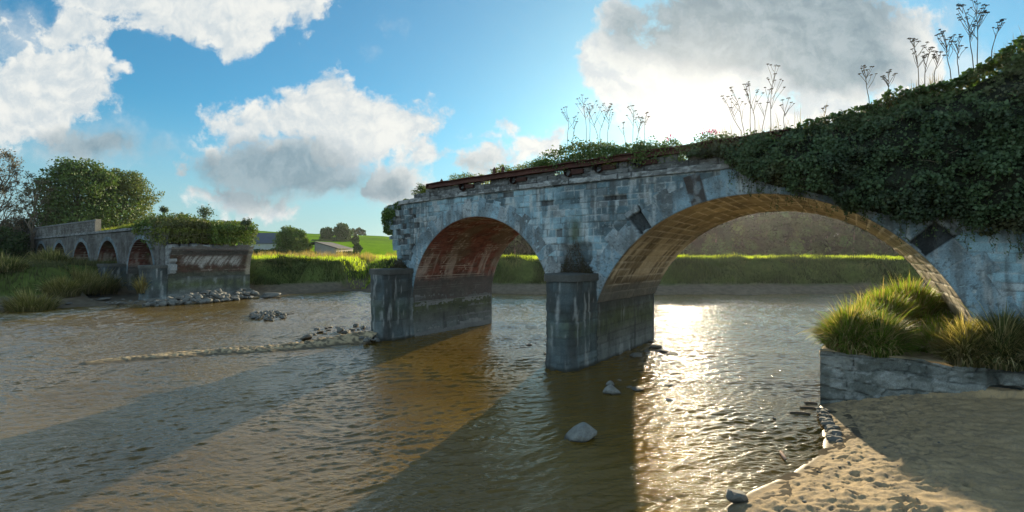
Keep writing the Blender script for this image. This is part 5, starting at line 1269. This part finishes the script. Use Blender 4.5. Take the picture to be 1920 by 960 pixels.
# eroded edge stones and debris by the footing
for i in range(24):
    f = i / 23; px = 1540 + 26 * f ** 1.5 + (i % 2) * 7 + r.uniform(-2, 4); py = 768 + 62 * f; p = on_z(px, py, .04 + .05 * (i % 2)); rock(p, r.uniform(.22, .42), 'worn edge stone in the row running down from the footing corner', 'row of worn edge stones below the footing', seed=2000 + i, sink=.15, flat=.8)
for i in range(22):
    p = on_z(r.uniform(1500, 1880), r.uniform(800, 950), .9); g_ = float(height(p[0], p[1])); rock((p[0], p[1], g_), r.uniform(.04, .09), 'small pebble lying on the sand beach', 'pebbles on the sand beach', seed=2050 + i, sink=.1)
ac0 = [(1520, 757, 22, 'dark wooden billet nearest the footing corner, upper'), (1515, 766, 26, 'dark wooden billet nearest the footing corner, middle'), (1500, 776, 34, 'long dark plank in the water, lower')]
for i, (px, py, w, lab) in enumerate(ac0):
    p = on_z(px, py); L = w / F_PX * p[1]; ac = Acc(); k = np.linspace(-.5, .5, 7); ac.tube(np.stack([p[0] + k * L, p[1] - k * L * .25 + .01 * np.sin(k * 9), .02 + k * 0], -1), .05 * (1 - (2 * k) ** 4 * .6), (.07, .055, .04), 7)
    tag(ac.build('driftwood', M_BARK, None, True, p), lab, 'driftwood', 'driftwood off the footing corner')
p = on_z(1468, 856); ac = Acc(); k = np.linspace(-.5, .5, 7); ac.tube(np.stack([p[0] + k * .16, p[1] + k * .55, .03 + k * 0], -1), .04 * (1 - (2 * k) ** 4 * .6), (.35, .22, .16), 7); tag(ac.build('driftwood', M_BARK, None, True, p), 'pale pinkish stick lying in the shallows off the sand', 'driftwood')
p = on_z(1452, 785); rock(p, .14, 'small dark stone in the shallows off the footing', None, seed=2100)
p = on_z(1380, 935, .08); rock(p, .5, 'dark wet weed-covered lump at the tip of the beach', None, seed=2101, flat=.8)
bpy.data.objects.remove(bpy.data.objects['nothing']) if 'nothing' in bpy.data.objects else None

hz = Acc(); hz.box((-1250, -420, -2.2), (2500, 0, 0), (0, 1700, 0), (0, 0, 52)); hm, hnt, hout = new_mat('pale_air')
pv = hnt.nodes.new('ShaderNodeVolumePrincipled'); pv.inputs['Color'].default_value = (.9, .93, 1, 1); pv.inputs['Density'].default_value = .00008; pv.inputs['Anisotropy'].default_value = .7
hnt.links.new(pv.outputs[0], hout.inputs['Volume']); tag(hz.build('haze', hm), kind='stuff')

# ------------------------------------------------------------------ sky
wld = bpy.data.worlds.new('World'); S.world = wld; wld.use_nodes = True
nt = wld.node_tree; nt.nodes.clear(); L = nt.links.new
wo = nt.nodes.new('ShaderNodeOutputWorld'); bg = nt.nodes.new('ShaderNodeBackground'); bg.inputs['Strength'].default_value = .1; L(bg.outputs[0], wo.inputs[0])
sky = nt.nodes.new('ShaderNodeTexSky'); sky.sky_type = 'NISHITA'; sky.sun_disc = False; sky.sun_elevation = SUN_EL; sky.sun_rotation = SUN_AZ; sky.air_density = 1.0; sky.dust_density = .5; sky.ozone_density = 2.5
tc = nt.nodes.new('ShaderNodeTexCoord'); D = tc.outputs['Generated']


def M(op, a, b=None, c=None, clamp=False):
    n = nt.nodes.new('ShaderNodeMath'); n.operation = op; n.use_clamp = clamp
    for i, v in enumerate((a, b, c)):
        if v is None: continue
        if isinstance(v, (int, float)): n.inputs[i].default_value = v
        else: L(v, n.inputs[i])
    return n.outputs[0]


def VM(op, a, b=None, out=0):
    n = nt.nodes.new('ShaderNodeVectorMath'); n.operation = op
    for i, v in enumerate((a, b)):
        if v is None: continue
        if isinstance(v, (tuple, list)): n.inputs[i].default_value = v
        else: L(v, n.inputs[i])
    return n.outputs[out]


def SST(x, a, b, c=0., d=1.):
    n = nt.nodes.new('ShaderNodeMapRange'); n.interpolation_type = 'SMOOTHSTEP'; L(x, n.inputs[0])
    for i, v in zip((1, 2, 3, 4), (a, b, c, d)): n.inputs[i].default_value = v
    return n.outputs[0]


def CM(f, a, b):
    n = nt.nodes.new('ShaderNodeMix'); n.data_type = 'RGBA'
    if isinstance(f, (int, float)): n.inputs[0].default_value = f
    else: L(f, n.inputs[0])
    for i, v in ((6, a), (7, b)):
        if isinstance(v, tuple): n.inputs[i].default_value = (*v, 1)
        else: L(v, n.inputs[i])
    return n.outputs[2]


sep = nt.nodes.new('ShaderNodeSeparateXYZ'); L(D, sep.inputs[0])
yy = M('MAXIMUM', sep.outputs[1], .02)
kx = M('DIVIDE', sep.outputs[0], yy); mz = M('DIVIDE', sep.outputs[2], yy)
cmb = nt.nodes.new('ShaderNodeCombineXYZ'); L(kx, cmb.inputs[0]); L(mz, cmb.inputs[1]); Q = cmb.outputs[0]   # the sky ahead, as slope to the right and up


def NZ(vec, sc, det=5, ro=.55):
    n = nt.nodes.new('ShaderNodeTexNoise'); n.inputs['Scale'].default_value = sc; n.inputs['Detail'].default_value = det; n.inputs['Roughness'].default_value = ro; L(vec, n.inputs['Vector']); return n


nw = NZ(Q, 5.5, 6, .6); wv = VM('SCALE', VM('SUBTRACT', nw.outputs['Color'], (.5, .5, .5))); nt.nodes[-1]
wv.node.inputs['Scale'].default_value = .13
Qw = VM('ADD', Q, wv)
fine = NZ(Q, 26, 6, .62).outputs[0]; med = NZ(Qw, 8, 7, .6).outputs[0]; med2 = NZ(VM('ADD', Qw, (.010, .016, 0)), 8, 7, .6).outputs[0]


def blob(px, py, rx, ry, vec=None):
    c = ((px - CX) / F_PX, (HY - py) / F_PX, 0)
    v = VM('MULTIPLY', VM('SUBTRACT', vec or Qw, c), (F_PX / rx, F_PX / ry, 0))
    return M('MULTIPLY', M('SUBTRACT', 1.0, VM('LENGTH', v, None, 1)), min(rx, ry) / 45.0)


def union(lst, vec=None):
    r_ = None
    for b_ in lst:
        q = blob(*b_, vec=vec); r_ = q if r_ is None else M('SMOOTH_MAX', r_, q, .18)
    return r_


cum = union([(95, 165, 125, 100), (45, 215, 95, 60), (190, 115, 50, 45), (250, -20, 190, 60), (380, 20, 190, 62), (520, -5, 110, 50), (115, 50, 120, 45),
             (620, 215, 95, 75), (715, 240, 105, 55), (540, 240, 85, 50), (400, 212, 42, 30), (622, 165, 26, 32), (455, 265, 60, 35), (500, 283, 80, 38), (640, 290, 70, 35),
             (800, 298, 65, 36), (900, 306, 75, 34), (740, 345, 90, 40), (955, 230, 36, 20), (905, 258, 26, 14), (1020, 276, 62, 40), (440, 362, 75, 22), (515, 385, 65, 13), (350, 317, 15, 18)])
rgt = union([(1180, 120, 105, 90), (1165, 30, 55, 50), (1260, 190, 120, 70), (1400, 80, 260, 130), (1560, 90, 230, 120), (1690, 60, 110, 70), (1400, 215, 260, 55), (1560, 215, 120, 55), (1640, 195, 70, 25)])
base = union([(520, 306, 150, 62), (630, 335, 105, 45), (760, 370, 80, 20), (170, 268, 110, 30)])
wisp = union([(150, 265, 190, 60), (60, 70, 120, 90), (725, 42, 18, 10), (688, 98, 22, 30), (900, 262, 45, 25), (1740, 60, 130, 60), (1880, 52, 30, 10), (1820, 130, 90, 90)])
dn = M('MULTIPLY', M('SUBTRACT', med, .5), 3.2); df = M('MULTIPLY', M('SUBTRACT', fine, .5), 1.3); dd_ = M('ADD', dn, df)
mc = SST(M('ADD', cum, dd_), -.15, .42); mr = SST(M('ADD', rgt, dd_), -.15, .5); mb = SST(M('ADD', base, M('MULTIPLY', dd_, .5)), -.2, .6); mw = SST(M('ADD', wisp, M('MULTIPLY', dd_, 1.0)), -.1, 1.3, 0, .5)
dens = M('MAXIMUM', M('MAXIMUM', mc, mr), M('MAXIMUM', M('MULTIPLY', mb, .92), mw))
# cloud brightness: bright tops, grey undersides
grey = union([(1420, 40, 300, 110), (1560, 110, 160, 80), (1290, 30, 60, 60), (500, 320, 170, 60), (640, 350, 120, 40), (190, 268, 130, 34), (740, 350, 60, 34), (885, 318, 45, 16)], None)
gm = SST(M('ADD', grey, M('MULTIPLY', dn, .35)), -.35, .7)
lit = SST(M('ADD', M('MULTIPLY', M('SUBTRACT', med, med2), 3.5), .55), .1, 1.0, .0, 1.0)
white = CM(lit, (2.5, 2.85, 3.05), (3.75, 3.8, 3.65)); gcol = CM(lit, (.9, 1.3, 1.55), (1.55, 1.95, 2.15))
ccol = CM(gm, white, gcol)
# warm light through the cloud near the sun
sd = (math.sin(SUN_AZ) * math.cos(SUN_EL), math.cos(SUN_AZ) * math.cos(SUN_EL), math.sin(SUN_EL))
ang = M('ARCCOSINE', M('MINIMUM', VM('DOT_PRODUCT', D, sd, 1), 1.0))
glow1 = M('EXPONENT', M('MULTIPLY', M('POWER', M('DIVIDE', ang, .10), 1.5), -1.0)); glow2 = M('EXPONENT', M('MULTIPLY', M('DIVIDE', ang, .30), -1.0))
glow3 = M('EXPONENT', M('MULTIPLY', M('POWER', M('DIVIDE', ang, .13), 2.0), -1.0)); ccol = CM(glow3, ccol, (3.8, 3.7, 3.45))
# sky at sides, behind, overhead: scattered unseen cloud, brightened to light the shaded bridge
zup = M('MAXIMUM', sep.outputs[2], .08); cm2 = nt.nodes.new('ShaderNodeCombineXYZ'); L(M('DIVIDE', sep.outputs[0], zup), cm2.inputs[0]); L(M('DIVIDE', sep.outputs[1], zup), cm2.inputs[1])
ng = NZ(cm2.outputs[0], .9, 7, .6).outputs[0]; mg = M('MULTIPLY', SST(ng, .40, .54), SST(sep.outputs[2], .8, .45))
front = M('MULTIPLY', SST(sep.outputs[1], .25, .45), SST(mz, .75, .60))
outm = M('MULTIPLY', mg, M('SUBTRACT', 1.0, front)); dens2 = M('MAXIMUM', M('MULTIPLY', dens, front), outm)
tint = VM('MULTIPLY', sky.outputs[0], (.20, .55, .64))
skyc = CM(SST(sep.outputs[2], 0.0, .26, .8, 0), tint, (1.9, 2.55, 2.75))
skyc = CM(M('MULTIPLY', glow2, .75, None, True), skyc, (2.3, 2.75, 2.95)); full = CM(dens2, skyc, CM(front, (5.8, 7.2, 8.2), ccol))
gl = VM('SCALE', VM('ADD', (1., .97, .88), (0., 0., 0.)), None); gl.node.inputs[0].default_value = (1, .97, .88); L(M('ADD', M('MULTIPLY', glow1, 1.2), M('MULTIPLY', glow2, .05)), gl.node.inputs['Scale'])
for lk in list(gl.node.inputs[0].links): nt.links.remove(lk)
disc = SST(ang, .012, .007, 0, 60.0); dsc = VM('SCALE', (0., 0., 0.), None); dsc.node.inputs[0].default_value = (1, .95, .85); L(disc, dsc.node.inputs['Scale'])
for lk in list(dsc.node.inputs[0].links): nt.links.remove(lk)
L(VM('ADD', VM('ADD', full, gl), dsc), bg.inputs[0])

sun = bpy.data.lights.new('sun', 'SUN'); sun.energy = 5.0; sun.angle = math.radians(.53); sun.color = (1, .83, .56)
so = bpy.data.objects.new('sun', sun); COL.objects.link(so)
from mathutils import Vector
so.rotation_euler = Vector(sd).to_track_quat('Z', 'Y').to_euler(); so.location = (0, 0, 60)

cam = bpy.data.cameras.new('camera'); co = bpy.data.objects.new('camera', cam); COL.objects.link(co)
cam.sensor_width = 36; cam.lens = 36 * F_PX / 1920; co.location = (0, 0, CAM_Z); co.rotation_euler = (math.radians(90), 0, 0)
cam.shift_y = -(480 - HY) / 1920; cam.clip_end = 6000; cam.clip_start = .1
S.camera = co
S.view_settings.view_transform = 'Standard'; S.view_settings.look = 'None'; S.view_settings.exposure = 1.25; S.view_settings.gamma = 1
S.cycles.max_bounces = 6; S.cycles.diffuse_bounces = 3; S.cycles.glossy_bounces = 3; S.cycles.transmission_bounces = 2
S.cycles.sample_clamp_indirect = 4; S.cycles.sample_clamp_direct = 90.0
